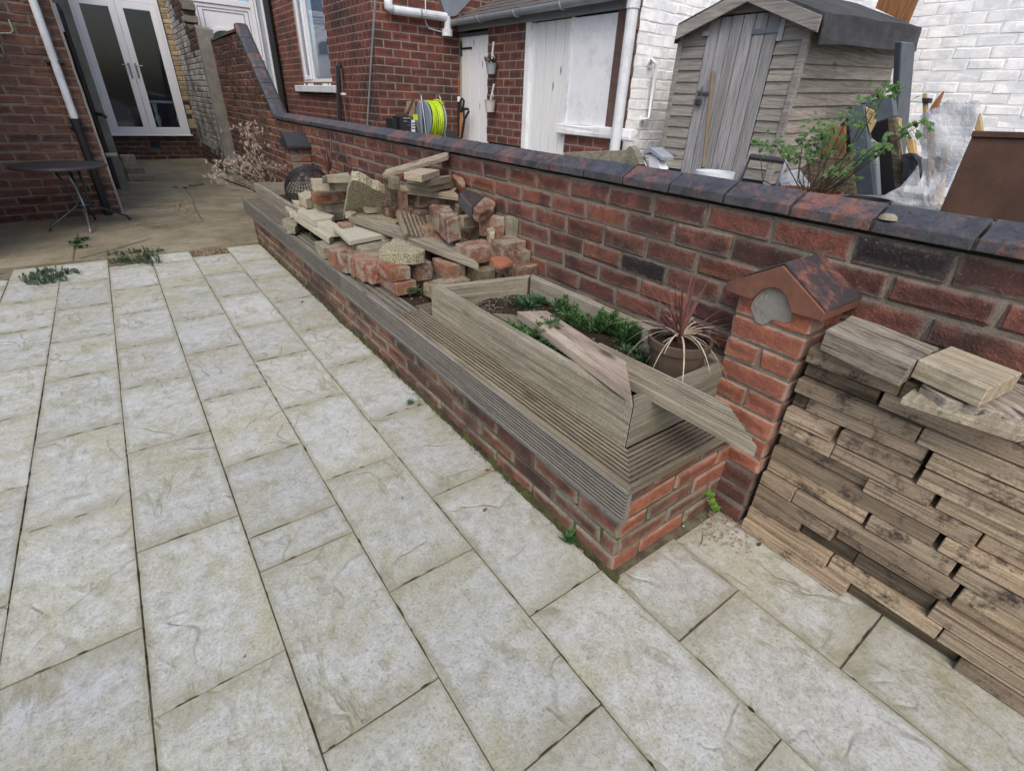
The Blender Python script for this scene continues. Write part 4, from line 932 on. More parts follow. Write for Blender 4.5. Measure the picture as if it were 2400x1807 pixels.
# near frame planks
pa=P(*Z6(1440,880),Z=.575); 
q=[P(*Z6(725,470),Z=.545),P(*Z6(1455,1022),Z=.545),P(*Z6(1400,780),Z=.545),P(*Z6(915,465),Z=.545)]
q[3]=P(*Z6(915,465),Z=.545)
zb=[.548,.602,.602,.548]
q=[P(*Z6(*a),Z=z) for a,z in zip([(725,470),(1465,1000),(1430,795),(915,465)],zb)]
rub('mitred_board','w_pink' if 0 else 'w_fresh2','smooth pinkish board with mitred ends lying diagonally over the near frame soil','plank',q,.032,bev=.002,sub=0,rough=0,yaw=ang(q[0],q[1]),group=TG) if 'w_fresh2' in MAT else None
MAT['w_fresh2']=wood('pinkish_smooth_board',[(.27,.215,.175),(.36,.30,.25),(.44,.38,.325)],cracks=.25,gs=.6,bd=.0008)
rub('mitred_board','w_fresh2','smooth pinkish board with mitred ends lying diagonally over the near frame soil','plank',q,.032,bev=.002,sub=0,rough=0,yaw=ang(q[0],q[1]),group=TG)
q=[P(*Z6(560,480),Z=.50),P(*Z6(870,650),Z=.50),P(*Z6(900,600),Z=.50),P(*Z6(700,490),Z=.50)]
rub('brown_board','w_deck','brown board half hidden under the smooth pinkish board','plank',q,.028,bev=.002,sub=0,rough=0,yaw=ang(q[0],q[1]),group=TG)
# grooved plank sticking out over the near end
a0=P(*Z6(1300,850),Z=.553); 
tip=P(1775,1047,Z=.586); top_r=P(*Z6(2060,1050),Z=.586); upl=P(*Z6(1400,760),Z=.586); lowl=P(*Z6(1440,905),Z=.586)
dn=(tip-lowl).normalized(); lf=Vector((0,0,1)).cross(dn); wv=(top_r-tip).dot(lf); mt=(top_r-tip).dot(dn)
low2=P(*Z6(1440,905),Z=.566); dn=(tip-low2).normalized(); st=low2-dn*.26
deck_board(st,tip,abs(wv),.032,grooves=8,side=1 if wv>0 else -1,mit1=mt,mit0=-.0,depth=.002,shade_grooves=False).build('overhanging_plank','w_buff',label='grey grooved plank with mitred tip sticking out over the near frame end',cat='plank',group=TG,yaw=ang(st,tip))
# ================================================================ stacked timber
TS='stacked timber offcuts by the wall'
br=[[.164,-.117,-.42,-.75],[.237,-.058,-.3,-.62],[.347,.187,-.015,-.33,-.7],[.257,-.04,-.4,-.66],[.40,-.04,-.37,-.8],[.202,-.012,-.28,-.55],[.044,-.31,-.66],[.248,-.013,-.24,-.6],[.356,.094,-.22,-.5],[.357,.151,-.13,-.45],[.470,.153,-.12,-.5],[.193,-.08,-.4],[.305,-.02,-.35],[.273,.030,-.3]]
ordn=['lowest','second','third','fourth','fifth','sixth','seventh','eighth','ninth','tenth','eleventh','twelfth','thirteenth','topmost']
pos=['first','second','third','fourth','fifth','sixth']
random.seed(55)
for r,bs in enumerate(br):
    ys=[.512]+bs+[-.98]; z0=r*.0515+.001; z1=z0+.0495
    for i in range(len(ys)-1):
        a,b=ys[i],ys[i+1]; gap=random.choice([.002,.003,.004,.010,.014])
        if r in(8,9,10) and i==1: gap=.013
        xo=random.gauss(0,.006)+ (.022 if random.random()<.12 else 0)
        x0=1.163+xo; tl=random.uniform(-.004,.004)
        rot=(r==10 and i==0) or (r==2 and i==1) or (r==0 and i==1) or random.random()<.04
        if rot: x0+=.018
        if r==1 and i==0: x0=1.150
        if r==0 and i==0: x0=1.140
        dep=1.335 
        H=z1-random.uniform(0,.003)
        mb=MB().hexa([(x0+tl,b+gap,z0),(dep,b+gap,z0),(dep,a,z0),(x0-tl,a,z0)],[(x0+tl,b+gap,H),(dep,b+gap,H),(dep,a,H),(x0-tl,a,H)])
        tone='rotten black' if rot else random.choice(['grey brown','sandy brown','dark streaked','pale brown'])
        mat='w_rot' if rot else 'w_stack'
        mb.build('timber_offcut',mat,label=f'{tone} sawn offcut, {ordn[r]} layer of the timber stack, {pos[i]} from the brick pier',cat='timber offcut',group=TS,bevel=.0022)
def wt(label,pts,Z,H,mat,yp=(0,1)):
    t=[P(*Z7(*q),Z=Z if not hasattr(Z,'__len__') else Z[i]) for i,q in enumerate(pts)]
    return rub('timber_block',mat,label,'timber block',t,H,bev=.004,sub=2 if mat=='w_waney' else 0,rough=.005 if mat=='w_waney' else 0,yaw=ang(t[yp[0]],t[yp[1]]),group=TS)
wt('big waney edged timber block on top of the stack next to the pier',[(925,745),(1470,985),(1525,955),(1670,868),(1090,668)],.792,.062,'w_waney')
wt('clean square cut pale timber block on top of the stack',[(1530,945),(1985,1140),(2205,1035),(1740,858)],.80,.048,'w_fresh')
wt('rotten curved edge timber board under the clean square block',[(1560,1110),(1700,1200),(2260,1330),(2280,1120),(2100,1080)],.745,.04,'w_waney')
wt('waney yellowish board on top of the stack at the right edge of the picture',[(1420,1190),(1560,1085),(2300,1260),(2350,1400),(2200,1440)],.722,.02,'w_fresh')
boxm(1.17,-.5,.722,1.335,-.16,.772).build('timber_block','w_stack',label='last timber block on top of the stack, beyond the right edge',cat='timber block',group=TS,bevel=.004)
# ================================================================ black wire basket
bk=thing('wire_basket','upturned black wire mesh basket lying behind the pale blocks of the pile','basket',(.97,4.55,.45))
c=P(*Z5(510,330),Y=4.55); rr=.185
ax=Vector((-.35,-.55,.76)).normalized(); Tq=ax.to_track_quat('Z','Y').to_matrix()
rg=MB()
for i in range(1,11):
    th=math.pi/2*i/10; pts=[c+Tq@Vector((rr*math.sin(th)*math.cos(a),rr*math.sin(th)*math.sin(a),rr*.85*math.cos(th))) for a in [2*math.pi*k/36 for k in range(37)]]
    rg.tube(pts,.0038 if i<10 else .008,4,cap=False)
rg.build('ring_wires','black',bk)
rd=MB()
for k in range(30):
    a=2*math.pi*k/30; pts=[c+Tq@Vector((rr*math.sin(th)*math.cos(a),rr*math.sin(th)*math.sin(a),rr*.85*math.cos(th))) for th in [math.pi/2*i/9 for i in range(1,10)]]
    rd.tube(pts,.0038,4,cap=False)
rd.build('rib_wires','black',bk)
# ================================================================ plants
def cordyline(label,base,h,nb,spread,dead,pot=None,seed=1):
    random.seed(seed); r=thing('cordyline',label,'plant',base,'red strap leaved plants'); base=Vector(base)
    mb=MB()
    for i in range(nb):
        a=random.uniform(0,6.28); tl=random.random()**.7*spread
        d=Vector((math.cos(a)*math.sin(tl),math.sin(a)*math.sin(tl),math.cos(tl)))
        mb.blade(base+Vector((random.uniform(-.008,.008),random.uniform(-.008,.008),.0)),d,h*random.uniform(.65,1.05),.010,.25+tl*.5,6)
    mb.build('red_leaves','cordy',r)
    if dead:
        mb=MB()
        for i in range(dead):
            a=random.uniform(0,6.28); d=Vector((math.cos(a),math.sin(a),random.uniform(.1,1.1)))
            mb.blade(base+Vector((0,0,.02)),d,random.uniform(.14,.30),random.uniform(.004,.009),random.uniform(1.2,2.6),8)
        mb.build('dead_leaves','dead',r)
    MB().tube([base-Vector((0,0,.06)),base+Vector((0,0,.05))],.012,8,r1=.008).build('stem','cordy',r)
    return r
pb=P(*Z6(1810,690),Z=.60); pb=Vector((1.115,1.02,.60))
q=P(*Z6(1780,650),X=1.085)
pot=thing('plant_pot','weathered brown pot half sunk by the pier holding the red strap leaved plant','pot',(q.x,q.y,.46))
px0=Vector((q.x,q.y,0))
MB().lathe([(.080,.455),(.098,.585),(.106,.588),(.109,.618),(.100,.620),(.096,.608)],px0,28).build('pot_wall','potdark',pot,smooth=False)
MB().lathe([(0,.600),(.097,.600)],px0,20).build('compost','soil',pot)
cordyline('red strap leaved plant with drooping dead leaves in the pot beside the near pier',(q.x,q.y,.605),.30,26,.95,40,seed=4)
q2=P(*Z5(655,215),Y=4.7)
cordyline('small red strap leaved plant by the far pier behind the wire basket',(q2.x,4.7,q2.z-.02),.36,22,.6,6,seed=8)
def rosette(mb,c,n,L,w,lift=.5,seed=0):
    for i in range(n):
        a=random.uniform(0,6.28); l=L*random.uniform(.5,1.1); e=random.uniform(.1,lift)
        d=Vector((math.cos(a)*math.cos(e),math.sin(a)*math.cos(e),math.sin(e))); mb.leaf(Vector(c)+d*l*.25,d,l,w*random.uniform(.7,1.2),Vector((random.uniform(-.3,.3),random.uniform(-.3,.3),1)))
def sprig(mb,st,c,h,n,L,w,lean=.2):
    c=Vector(c); d=Vector((random.uniform(-lean,lean),random.uniform(-lean,lean),1)).normalized()
    st.tube([c,c+d*h*.5,c+d*h+Vector((random.uniform(-.01,.01),random.uniform(-.01,.01),0))],.0012,4,cap=False)
    for i in range(n):
        t=(i+1)/n; a=i*2.4; e=random.uniform(.0,.6); l=L*(1.15-.6*t)*random.uniform(.8,1.2)
        dd=Vector((math.cos(a)*math.cos(e),math.sin(a)*math.cos(e),math.sin(e))); p=c+d*h*t
        # lobed leaf : three leaflets
        for k in (-.7,0,.7):
            ddk=Matrix.Rotation(k,3,'Z')@dd; mb.leaf(p+dd*l*.3,ddk,l*(.75 if k else 1),w)
W=lambda x,y,Z=.47: P(*Z6(x,y),Z=Z)
def weed(label,spots,kind,mat,seed,cat='weed',group='weeds growing in the near planter frame',Z=.47,cv=None):
    random.seed(seed); r=None; mb=MB(); st=MB(); c0=None
    for (x,y,n_,h,L,w_) in spots:
        c=P(*(cv or Z6)(x,y),Z=Z)
        if c0 is None: c0=c
        for i in range(n_):
            sg=.045 if mat=='fern' and cv is Y1 else .024; p=c+Vector((random.gauss(0,sg),random.gauss(0,sg*.8),0)); p.z=Z-.006
            if group.startswith('weeds growing in'): p.x=min(max(p.x,.775),1.17); p.y=min(max(p.y,.82),1.85)
            if kind=='sprig': sprig(mb,st,p,h*random.uniform(.5,1.1),6,L,w_)
            elif kind=='rosette': rosette(mb,p,9,L,w_,.9)
            elif kind=='spiky':
                d=Vector((random.gauss(0,.3),random.gauss(0,.3),1)).normalized(); hh=h*random.uniform(.5,1.1); st.tube([p,p+d*hh],.0013,4,cap=False)
                for k in range(14):
                    t=(k+1)/14; a=k*2.4; dd=Vector((math.cos(a),math.sin(a),.5+t)).normalized(); mb.leaf(p+d*hh*t,dd,L*(1.2-.7*t),w_)
    r=thing('weed',label,cat,c0,group)
    mb.build('foliage',mat,r)
    if st.v: st.build('stems','leaf_dk',r)
weed('leafy dark green weeds at the far corner of the near frame',[(780,430,16,.03,.05,.012),(870,410,16,.03,.045,.012)],'rosette','leaf_dk',1)
weed('upright pointed weed beside the far corner rosettes',[(1000,470,9,.075,.045,.009)],'spiky','leaf',2)
weed('thin seedling against the back board of the near frame',[(1165,470,5,.07,.03,.008)],'spiky','leaf',3)
weed('feathery weed patch in the middle behind the smooth board',[(1090,540,9,.075,.038,.011),(1160,580,12,.06,.038,.011)],'spiky','leaf',4)
weed('big feathery weed clump left of the plant pot',[(1260,590,12,.075,.045,.012),(1340,610,20,.09,.045,.012),(1420,650,20,.085,.045,.012),(1490,670,14,.08,.042,.012)],'spiky','leaf',5)
weed('pale leafed weed clump behind the plant pot',[(1650,560,7,.09,.05,.014),(1560,620,7,.08,.04,.012)],'spiky','leaf',6)
weed('low dark weeds in front of the plant pot by the overhanging plank',[(1520,790,14,.04,.03,.012),(1450,720,12,.04,.03,.012)],'rosette','leaf_dk',7)
weed('broad leaved weed at the left of the smooth board',[(720,600,10,.05,.05,.015),(790,640,8,.04,.04,.014)],'rosette','leaf',8,Z=.50)
weed('lobed weed with light leaves growing over the smooth board',[(900,650,6,.10,.035,.014),(960,650,5,.13,.032,.012)],'sprig','leaf',9,Z=.51)
weed('dense clump of dark lobed weeds under the smooth board edge',[(920,720,12,.05,.035,.018),(990,770,14,.05,.035,.018),(1060,820,12,.05,.03,.016),(1140,870,12,.04,.03,.016)],'sprig','leaf_dk',10,Z=.50)
weed('bright green three leafed seedling at the foot of the pier',[(1545,1085,0,0,0,0)],'sprig','leaf_lt',11) if 0 else None
r=thing('weed','bright green lobed seedling rooted between planter and pier foot','weed',P(1668,1185,Z=0))
mb=MB(); random.seed(3); 
for (x,y,zz) in ((1662,1160,.10),(1668,1178,.07),(1676,1190,.05)):
    p=P(x,y,Z=zz)
    for k in range(5): 
        a=k*1.256+x; mb.leaf(p,Vector((math.cos(a)*.8-.3,math.sin(a)*.8-.3,.25)),.024,.020)
mb.build('leaves','leaf_lt',r)
MB().tube([P(1672,1200,Z=.0),P(1668,1175,Z=.06)],.0015,4).build('stem','leaf_lt',r)
weed('small dark fern like weed at the foot of the planter near its corner',[(1100,270,4,.05,.04,.012)],'spiky','leaf',12,group='weeds on the patio',Z=.005,cv=Y3)
weed('sparse grass tuft on the slab beside the planter foot',[(735,240,5,.015,.03,.003)],'spiky','leaf_dk',13,group='weeds on the patio',Z=.002,cv=Y4)
weed('dense green weed patch filling the right broken slab by the concrete edge',[(x,y,16,.05,.026,.006) for x,y in ((760,110),(800,150),(850,110),(900,150),(900,95),(960,120),(980,160),(1020,95))],'spiky','fern',14,group='weeds on the patio',Z=.0,cv=Y1)
weed('dense dark weed patch filling the left broken slab by the concrete edge',[(x,y,16,.05,.026,.006) for x,y in ((200,270),(250,240),(260,290),(310,220),(330,280),(380,250),(420,230))],'spiky','fern',15,group='weeds on the patio',Z=.0,cv=Y1)
weed('thin weed strip growing in the crack of the concrete yard',[(x,y,5,.02,.04,.012) for x,y in ((1110,1180),(1160,1185),(1210,1172),(1260,1165))],'rosette','leaf',16,group='weeds in the concrete yard',Z=.02,cv=Z1)
weed('small grey green weed on the concrete below the table',[(x,y,6,.02,.04,.010) for x,y in ((480,1530),(510,1510),(500,1560))],'spiky','fern',17,group='weeds in the concrete yard',Z=.02,cv=Z1)
weed('tuft of moss and weed hanging at the pile corner over the decking',[(880,610,8,.03,.02,.008)],'sprig','leaf',18,group='weeds around the rubble pile',Z=.42,cv=C3)
weed('little fern poking from under the long pale stone slab',[(545,1080,5,.03,.02,.006)],'spiky','leaf',19,group='weeds around the rubble pile',Z=.42,cv=C1)
# dead shrub
ds=thing('dead_shrub','bleached dead shrub with fluffy flower heads against the wall by the far pier','shrub',(1.2,6.6,0))
random.seed(42); st=MB(); tf=MB()
root=Vector((1.18,6.75,0))
heads=[Z1(*q) for q in ((1540,800),(1600,830),(1560,850),(1580,925),(1640,930),(1400,1030),(1460,1020),(1500,1060),(1560,1000),(1620,1010),(1680,1030),(1540,1090),(1600,1080),(1660,1100),(1380,1120),(1420,1140),(1360,1110),(1460,1130),(1640,1160),(1600,1150),(1690,1140),(1720,1060),(1500,1010),(1660,1060),(1580,1050),(1440,1060))]
for i,h in enumerate(heads):
    yy=random.uniform(6.2,7.0); c=P(*h,Y=yy)
    if c.x>1.33: c=P(*h,X=random.uniform(1.2,1.32))
    c.z=max(c.z,.08)
    st.tube([root+Vector((random.uniform(-.03,.03),random.uniform(-.03,.03),0)),(root+c)/2+Vector((0,0,.08)),c],.004,4,cap=False)
    for k in range(16):
        cc=c+Vector((random.gauss(0,.06),random.gauss(0,.06),random.gauss(0,.028)))
        for j in range(16):
            d=Vector((random.gauss(0,1),random.gauss(0,1),random.gauss(.3,.8))).normalized(); tf.leaf(cc,d,random.uniform(.018,.038),.008)
st.build('branches','stem',ds); tf.build('flower_heads','deadtuft',ds)
# ================================================================ small debris on the slabs
def deb(name,label,cat,x,y,mat,kind='leaf',s=.02,a=0,Z=.002):
    p=P(x,y,Z=Z); mb=MB()
    if kind=='leaf':
        random.seed(int(x)); d=Vector((math.cos(a),math.sin(a),.12)); mb.leaf(p,d,s,s*.55); mb.leaf(p+Vector((0,0,.002)),d,s*.95,s*.45)
    elif kind=='stone':
        mb.lathe([(0,s*.45),(s*.6,s*.35),(s*.8,0),(s*.6,-.001)],p,9,Matrix.Diagonal((1,.6,1)))
    elif kind=='twig':
        mb.tube([p,p+Vector((s*.4,s*.1,.004)),p+Vector((s,s*.45,.002))],.0013,5)
    return mb.build(name,mat,label=label,cat=cat,group='bits of litter on the slabs',yaw=a if kind!='leaf' else 0)
deb('fallen_leaf','curled brown leaf lying in the middle of a slab below the planter','leaf',1132,1200,'brownleaf','leaf',.026,.4)
deb('fallen_leaf','small dark leaf scrap on the slab left of the curled brown leaf','leaf',944,1170,'stem','leaf',.012,1.2)
deb('fallen_leaf','red brown leaf in the slab joint by the planter foot','leaf',1135,1103,'brownleaf','leaf',.028,-.5)
deb('fallen_leaf','pale orange leaf scrap by the slab joint above the dark joint end','leaf',923,1042,'bark','leaf',.012,.2)
deb('fallen_leaf','black curled leaf on the slab in front of the timber stack','leaf',1775,1280,'stem','leaf',.026,.1)
deb('fallen_leaf','reddish leaf by the planter corner on the right hand slab','leaf',1498,1315,'brownleaf','leaf',.018,1)
deb('fallen_leaf','short dark leaf scrap on the far slab beside the planter foot','leaf',706,710,'stem','leaf',.03,.8)
deb('fallen_leaf','dark crumb of leaf on the pale patch of a lower left slab','leaf',572,1541,'stem','leaf',.008,.8)
deb('pebble','flat grey stone lying at the planter corner','stone',1417,1322,'stone','stone',.019)
deb('pebble','white chip by the planter foot, nearest to the dark joint end','stone',1050,981,'upvc_g','stone',.009)
deb('pebble','white chip by the planter foot, second up from the corner','stone',1063,1003,'upvc_g','stone',.005)
deb('pebble','white shell like chip further up the planter foot','stone',958,900,'upvc_g','stone',.006)
deb('pebble','white chip at the far part of the planter foot','stone',826,778,'upvc_g','stone',.008)
deb('pebble','pale chip beside the flat grey stone at the planter corner','stone',1390,1303,'upvc_g','stone',.005)
deb('pebble','rounded cream pebble at the foot of the pier','stone',1705,1227,'sandw','stone',.010)
deb('pebble','tiny white pebble between planter end and pier foot','stone',1602,1233,'upvc_g','stone',.005)
deb('twig','thin bent twig on the slab in front of the pier','twig',1640,1277,'stem','twig',.05)
random.seed(8); mb=MB()
for i in range(120):
    x=random.uniform(1.0,1.16); y=random.gauss(.53,.05); 
    if y>.62: y=.6
    mb.leaf((x,y,.003+random.random()*.004),(random.uniform(-1,1),random.uniform(-1,1),.2),random.uniform(.006,.018),.006)
mb.build('leaf_litter','bark',kind='stuff',label='brown crumbs of leaf litter in the corner at the pier foot',cat='litter')
mb=MB(); random.seed(18)
for i in range(300):
    c=P(*random.choice([Z1(1130+random.gauss(0,40),1300+random.gauss(0,18)),Z1(1000+random.gauss(0,80),1420+random.gauss(0,7)),Z1(1180+random.gauss(0,30),1350+random.gauss(0,20))]),Z=.022)
    mb.leaf(c,(random.uniform(-1,1),random.uniform(-1,1),.2),random.uniform(.012,.035),.014)
mb.build('leaf_litter','bark',kind='stuff',label='thin drift of dry leaf crumbs on the concrete yard',cat='litter')
# ================================================================ neighbour's buildings
NX,NY,OX,QY,WX,RY=2.88,7.52,4.18,4.17,6.9,12.4
nh=thing('neighbour_house','neighbouring red brick house wing with pale pointing and soot stains beyond the garden wall','house',(3.3,9,0))
Yf=lambda cv,x,y,X: P(*cv(x,y),X=X).y
wy0=Yf(B1,610,1000,NX); wy1=Yf(B1,980,1050,NX); wz=P(*B1(980,1090),X=NX).z
brick_wall(nh,(NX,RY,0),(0,-1,0),RY-NY,4.4,ch=.0985,bl=.155,mat='brick_n',mort='mortar_n',depth=.2,flat=True,openings=((RY-wy0,RY-wy1,wz,3.4),),keep=170,bottom=.9,joint=.012,rec=.005)
brick_wall(nh,(NX,NY,0),(1,0,0),OX-NX+2.6,4.4,ch=.0985,bl=.26,mat='brick_n',mort='mortar_n',depth=.2,flat=True,keep=130,bottom=.9,joint=.012,rec=.005)
nr=thing('neighbour_rear_wall','dark red brick rear wall around the neighbouring white door','wall',(2.2,12.4,0))
dX0,dX1=P(*A2(590,20),Y=RY).x-.05,P(*A2(1320,20),Y=RY).x
brick_wall(nr,(1.40,RY,0),(1,0,0),NX-1.40,4.2,ch=.0985,bl=.26,mat='brick_n',mort='mortar_n',depth=.2,flat=True,openings=((max(0,dX0-1.40),dX1-1.40,0,3.6),),keep=60,bottom=.9)
nd=thing('white_door','white panelled door with arched glass behind the sloping wall','door',((dX0+dX1)/2,RY,.2))
frame(nd,dX0,dX1,.2,3.4,RY-.03,.07,.1,'upvc','door_frame')
zt=P(*A2(950,60),Y=RY).z
boxm(dX0+.06,RY-.032,zt,dX1-.06,RY+.05,zt+.09).build('transom','upvc',nd,bevel=.004)
boxm(dX0+.07,RY+.0,zt+.09,dX1-.07,RY+.01,3.33).build('pane','glass',nd)
lf=boxm(dX0+.075,RY-.01,.22,dX1-.075,RY+.04,zt-.004).build('door_leaf','upvc',nd,bevel=.003)
for m_ in (.12,.20):
    x0,x1,z1_=dX0+m_,dX1-m_,zt-m_*.55
    MB().box(x0,RY-.018,.4,x0+.012,RY-.009,z1_).box(x1-.012,RY-.018,.4,x1,RY-.009,z1_).box(x0,RY-.018,z1_,x1,RY-.009,z1_+.012).build('moulding','gutter',lf)
ac=P(*A2(1000,440),Y=RY); 
def archp(cx,cz,w,h,n=10): return [(cx-w,cz-.14),(cx+w,cz-.14)]+[(cx+w*math.cos(math.pi*i/n),cz+h*math.sin(math.pi*i/n)) for i in range(n+1)]
for nm,w_,h_,yy,mt in (('arch_frame',.25,.14,RY-.025,'upvc'),('arch_pane',.20,.095,RY-.03,'dark')):
    prism([Vector((a_,yy,b_)) for a_,b_ in archp(ac.x,ac.z,w_,h_)][::-1],Vector((0,.02,0))).build(nm,mt,lf)
q=P(*A2(1450,720),Y=RY-.1)
MB().tube([(q.x,RY,q.z+.02),(q.x,RY-.08,q.z+.02),(q.x-.02,RY-.08,q.z-.02),(q.x-.02,RY-.08,q.z-.22),(q.x-.02,RY,q.z-.24)],.018,8).build('grab_rail','upvc',label='small white grab rail fixed beside the white panelled door',cat='grab rail')
sp=thing('narrow_window','narrow white framed side window between the white door and the black soil pipe','window',(2.68,12.35,.5))
frame(sp,2.585,2.745,.4,3.6,RY-.05,.035,.08,'upvc','frame'); boxm(2.61,RY-.02,.44,2.72,RY-.01,3.56).build('pane','curtain_reflection',sp)
x_=P(*B1(200,500),Y=RY-.2)
MB().tube([(2.80,RY-.12,0),(2.80,RY-.12,4.2)],.058,14).build('soil_pipe','black',label='thick black soil pipe in the corner beside the narrow white side window',cat='pipe')
# window in the wing
wn=thing('white_window','tall white framed window with stone sill in the neighbouring brick wing','window',(NX,(wy0+wy1)/2,wz))
def frameX(par,y0,y1,z0,z1,x,w,dpt,mat,name='frame'):
    mb=MB(); mb.box(x,y0,z0,x+dpt,y0+w,z1).box(x,y1-w,z0,x+dpt,y1,z1).box(x+.002,y0+w,z0,x+dpt-.002,y1-w,z0+w).box(x+.002,y0+w,z1-w,x+dpt-.002,y1-w,z1)
    return mb.build(name,mat,par,bevel=.004)
yl,yr=wy0,wy1; ym=Yf(B1,735,1040,NX+.02)
frameX(wn,yr,yl,wz,3.38,NX+.03,.07,.07,'upvc','outer_frame')
boxm(NX+.026,ym-.05,wz+.07,NX+.1,ym+.05,3.3).build('mullion','upvc',wn,bevel=.004)
f1=frameX(wn,ym+.05,yl-.06,wz+.06,3.32,NX+.01,.06,.06,'upvc','casement'); boxm(NX+.04,ym+.1,wz+.11,NX+.046,yl-.11,3.26).build('pane','glass',f1)
p_=boxm(NX+.06,yr+.07,wz+.07,NX+.066,ym-.05,3.3).build('pane','glass',wn)
boxm(NX+.16,yr+.02,wz+.05,NX+.165,ym-.03,3.36).build('pale_reflection','curtain_reflection',wn); boxm(NX+.5,yr-.3,wz-.2,NX+.52,yl+.3,3.6).build('dark_room','dark',wn)  # pale sheet behind the right pane stands in for its reflection
boxm(NX+.30,ym+.16,wz+.5,NX+.302,yl-.12,3.2).build('lace_curtain','curtain_reflection',wn)
s0=Yf(B1,520,1200,NX-.06); s1=Yf(B1,1022,1200,NX-.06)
boxm(NX-.07,s1,wz-.135,NX+.1,s0,wz-.03).build('sill','upvc_g',wn,bevel=.008)
boxm(NX-.0,yr,wz-.03,NX+.1,yl,wz).build('sub_sill','upvc',wn)
# pipes and cables on the wing
def onX(cv,x,y,X): return P(*cv(x,y),X=X)
MB().tube([onX(B1,1555,-40,NX-.03),onX(B1,1500,760,NX-.03),onX(B1,1448,1640,NX-.03)],.012,6).build('grey_cable','gutter',label='thin grey cable pipe running down the corner of the neighbouring brick wing',cat='cable')
rp=thing('old_pipe','pair of rusty old pipe stubs with a tap against the brick wing','pipe',onX(B1,1075,1560,NX-.06))
MB().tube([onX(B1,1075,830,NX-.03),onX(B1,1068,860,NX-.08),onX(B1,1090,1600,NX-.08)],.038,8).build('thick_pipe','dark_metal',rp)
MB().tube([onX(B1,1040,880,NX-.03),onX(B1,1105,900,NX-.06),onX(B1,1130,1200,NX-.06),onX(B1,1180,1600,NX-.06)],.014,6).build('thin_pipe','brick_d',rp)
boxm(*(onX(B1,1135,1225,NX-.09)-Vector((.03,.03,.015))),*(onX(B1,1135,1225,NX-.09)+Vector((.03,.03,.015)))).build('tap','upvc',rp)
gy=NY-.09
wp=thing('white_waste_pipe','fat white pipe running down and along the brick wing towards the outhouse gutter','pipe',(3.5,gy,2.5))
a_=P(*A3(290,-60),Y=gy); b_=P(*A3(295,90),Y=gy); c_=P(*A3(340,115),Y=gy); d_=P(*A3(960,200),Y=gy); e2=P(*A3(975,250),Y=gy); f_=P(*A3(970,420),Y=gy)
MB().tube([a_,b_,c_],.055,12).build('elbow','upvc_g',wp,smooth=True); MB().tube([c_,d_],.05,12).build('pipe','upvc_g',wp); MB().tube([d_,e2,f_],.05,12).build('outlet','upvc_g',wp)
MB().tube([f_+Vector((0,0,.08)),f_],.075,12).build('hopper','upvc_g',wp)
k=(c_+d_)/2; MB().tube([k-Vector((.012,0,0)),k+Vector((.012,0,0))],.058,12).build('bracket','gutter',wp)
MB().tube([P(*A3(720,-30),Y=NY-.02),P(*A3(722,250),Y=NY-.02),P(*A3(760,330),Y=NY-.02),P(*A3(900,370),Y=NY-.02)],.008,5).build('loose_wire','upvc_g',label='loose pale wire hanging over the fat white pipe on the brick wing',cat='wire')
MB().tube([P(*A3(870,-30),Y=NY-.02),P(*A3(930,130),Y=NY-.02),P(*A3(870,330),Y=NY-.02)],.007,5).build('loose_wire','black',label='loose dark wire hanging by the outhouse roof on the brick wing',cat='wire')
# ---- outhouse
oh=thing('outhouse','low brick outhouse with slate roof, white plank doors and boarded window','outhouse',(4.3,5.8,0))
S_=lambda y: NY-y
dy0,dy1=Yf(A3,1112,700,OX),Yf(A3,1430,700,OX); wd0,wd1=Yf(Z3,555,700,OX),Yf(Z3,870,890,OX); by0,by1=Yf(Z3,905,500,OX),Yf(Z3,1325,430,OX)
bz=P(*Z3(1000,930),X=OX).z; eav=P(*Z3(500,180),X=OX).z
brick_wall(oh,(OX,NY,0),(0,-1,0),NY-QY,eav+.05,ch=.0985,bl=.26,mat='brick_o',mort='mortar_n',depth=.2,flat=True,openings=((max(0,S_(dy0)),S_(dy1),0,eav-.02),(S_(wd0),S_(wd1)-.0,0,3),(S_(by0)-.05,S_(by1)+.02,bz,3)),keep=200,bottom=.8,joint=.012,rec=.005)
def plankdoor(name,label,y0,y1,z1,n,x,par=None):
    r=thing(name,label,'door',(x,(y0+y1)/2,0)); w_=(y0-y1)/n
    for i in range(n):
        boxm(x+random.uniform(0,.003),y1+i*w_+.005,.02,x+.03,y1+(i+1)*w_-.005,z1).build('plank','white_door',r,bevel=.003)
    boxm(x+.03,y1,.02,x+.04,y0,z1).build('backing','dark',r)
    return r
d1=plankdoor('plank_door','narrow white plank door with black strap hinge at the left end of the outhouse',dy0,dy1,eav-.06,3,OX+.03)
hz=P(*Z2(1700,360),X=OX); MB().box(OX+.02,dy0-.3,hz.z-.012,OX+.03,dy0-.02,hz.z+.012).box(OX+.015,dy0-.03,hz.z-.09,OX+.03,dy0+.01,hz.z+.09).build('strap_hinge','black',d1)
boxm(OX-.0,dy1,eav-.06,OX+.06,dy0,eav-.03).build('lintel','dark',d1)
d2=plankdoor('plank_door','wide white plank door in the middle of the outhouse beside the boarded window',wd0,wd1,eav-.01,5,OX+.04)
boxm(OX+.0,wd0-.09,0,OX+.09,wd0-.0,eav-.0).build('door_post','render_w',d2,bevel=.004)
bd=thing('boarded_window','boarded window painted white above a peeling white stone sill','window',(OX,(by0+by1)/2,bz))
boxm(OX+.01,by1,bz,OX+.05,by0,eav-.02).build('board','render_w',bd,bevel=.003)
boxm(OX-.0,by0,bz,OX+.06,by0+.045,eav-.01).build('frame','render_w',bd)
sy0,sy1=Yf(Z3,790,940,OX-.06),Yf(Z3,1345,980,OX-.06)
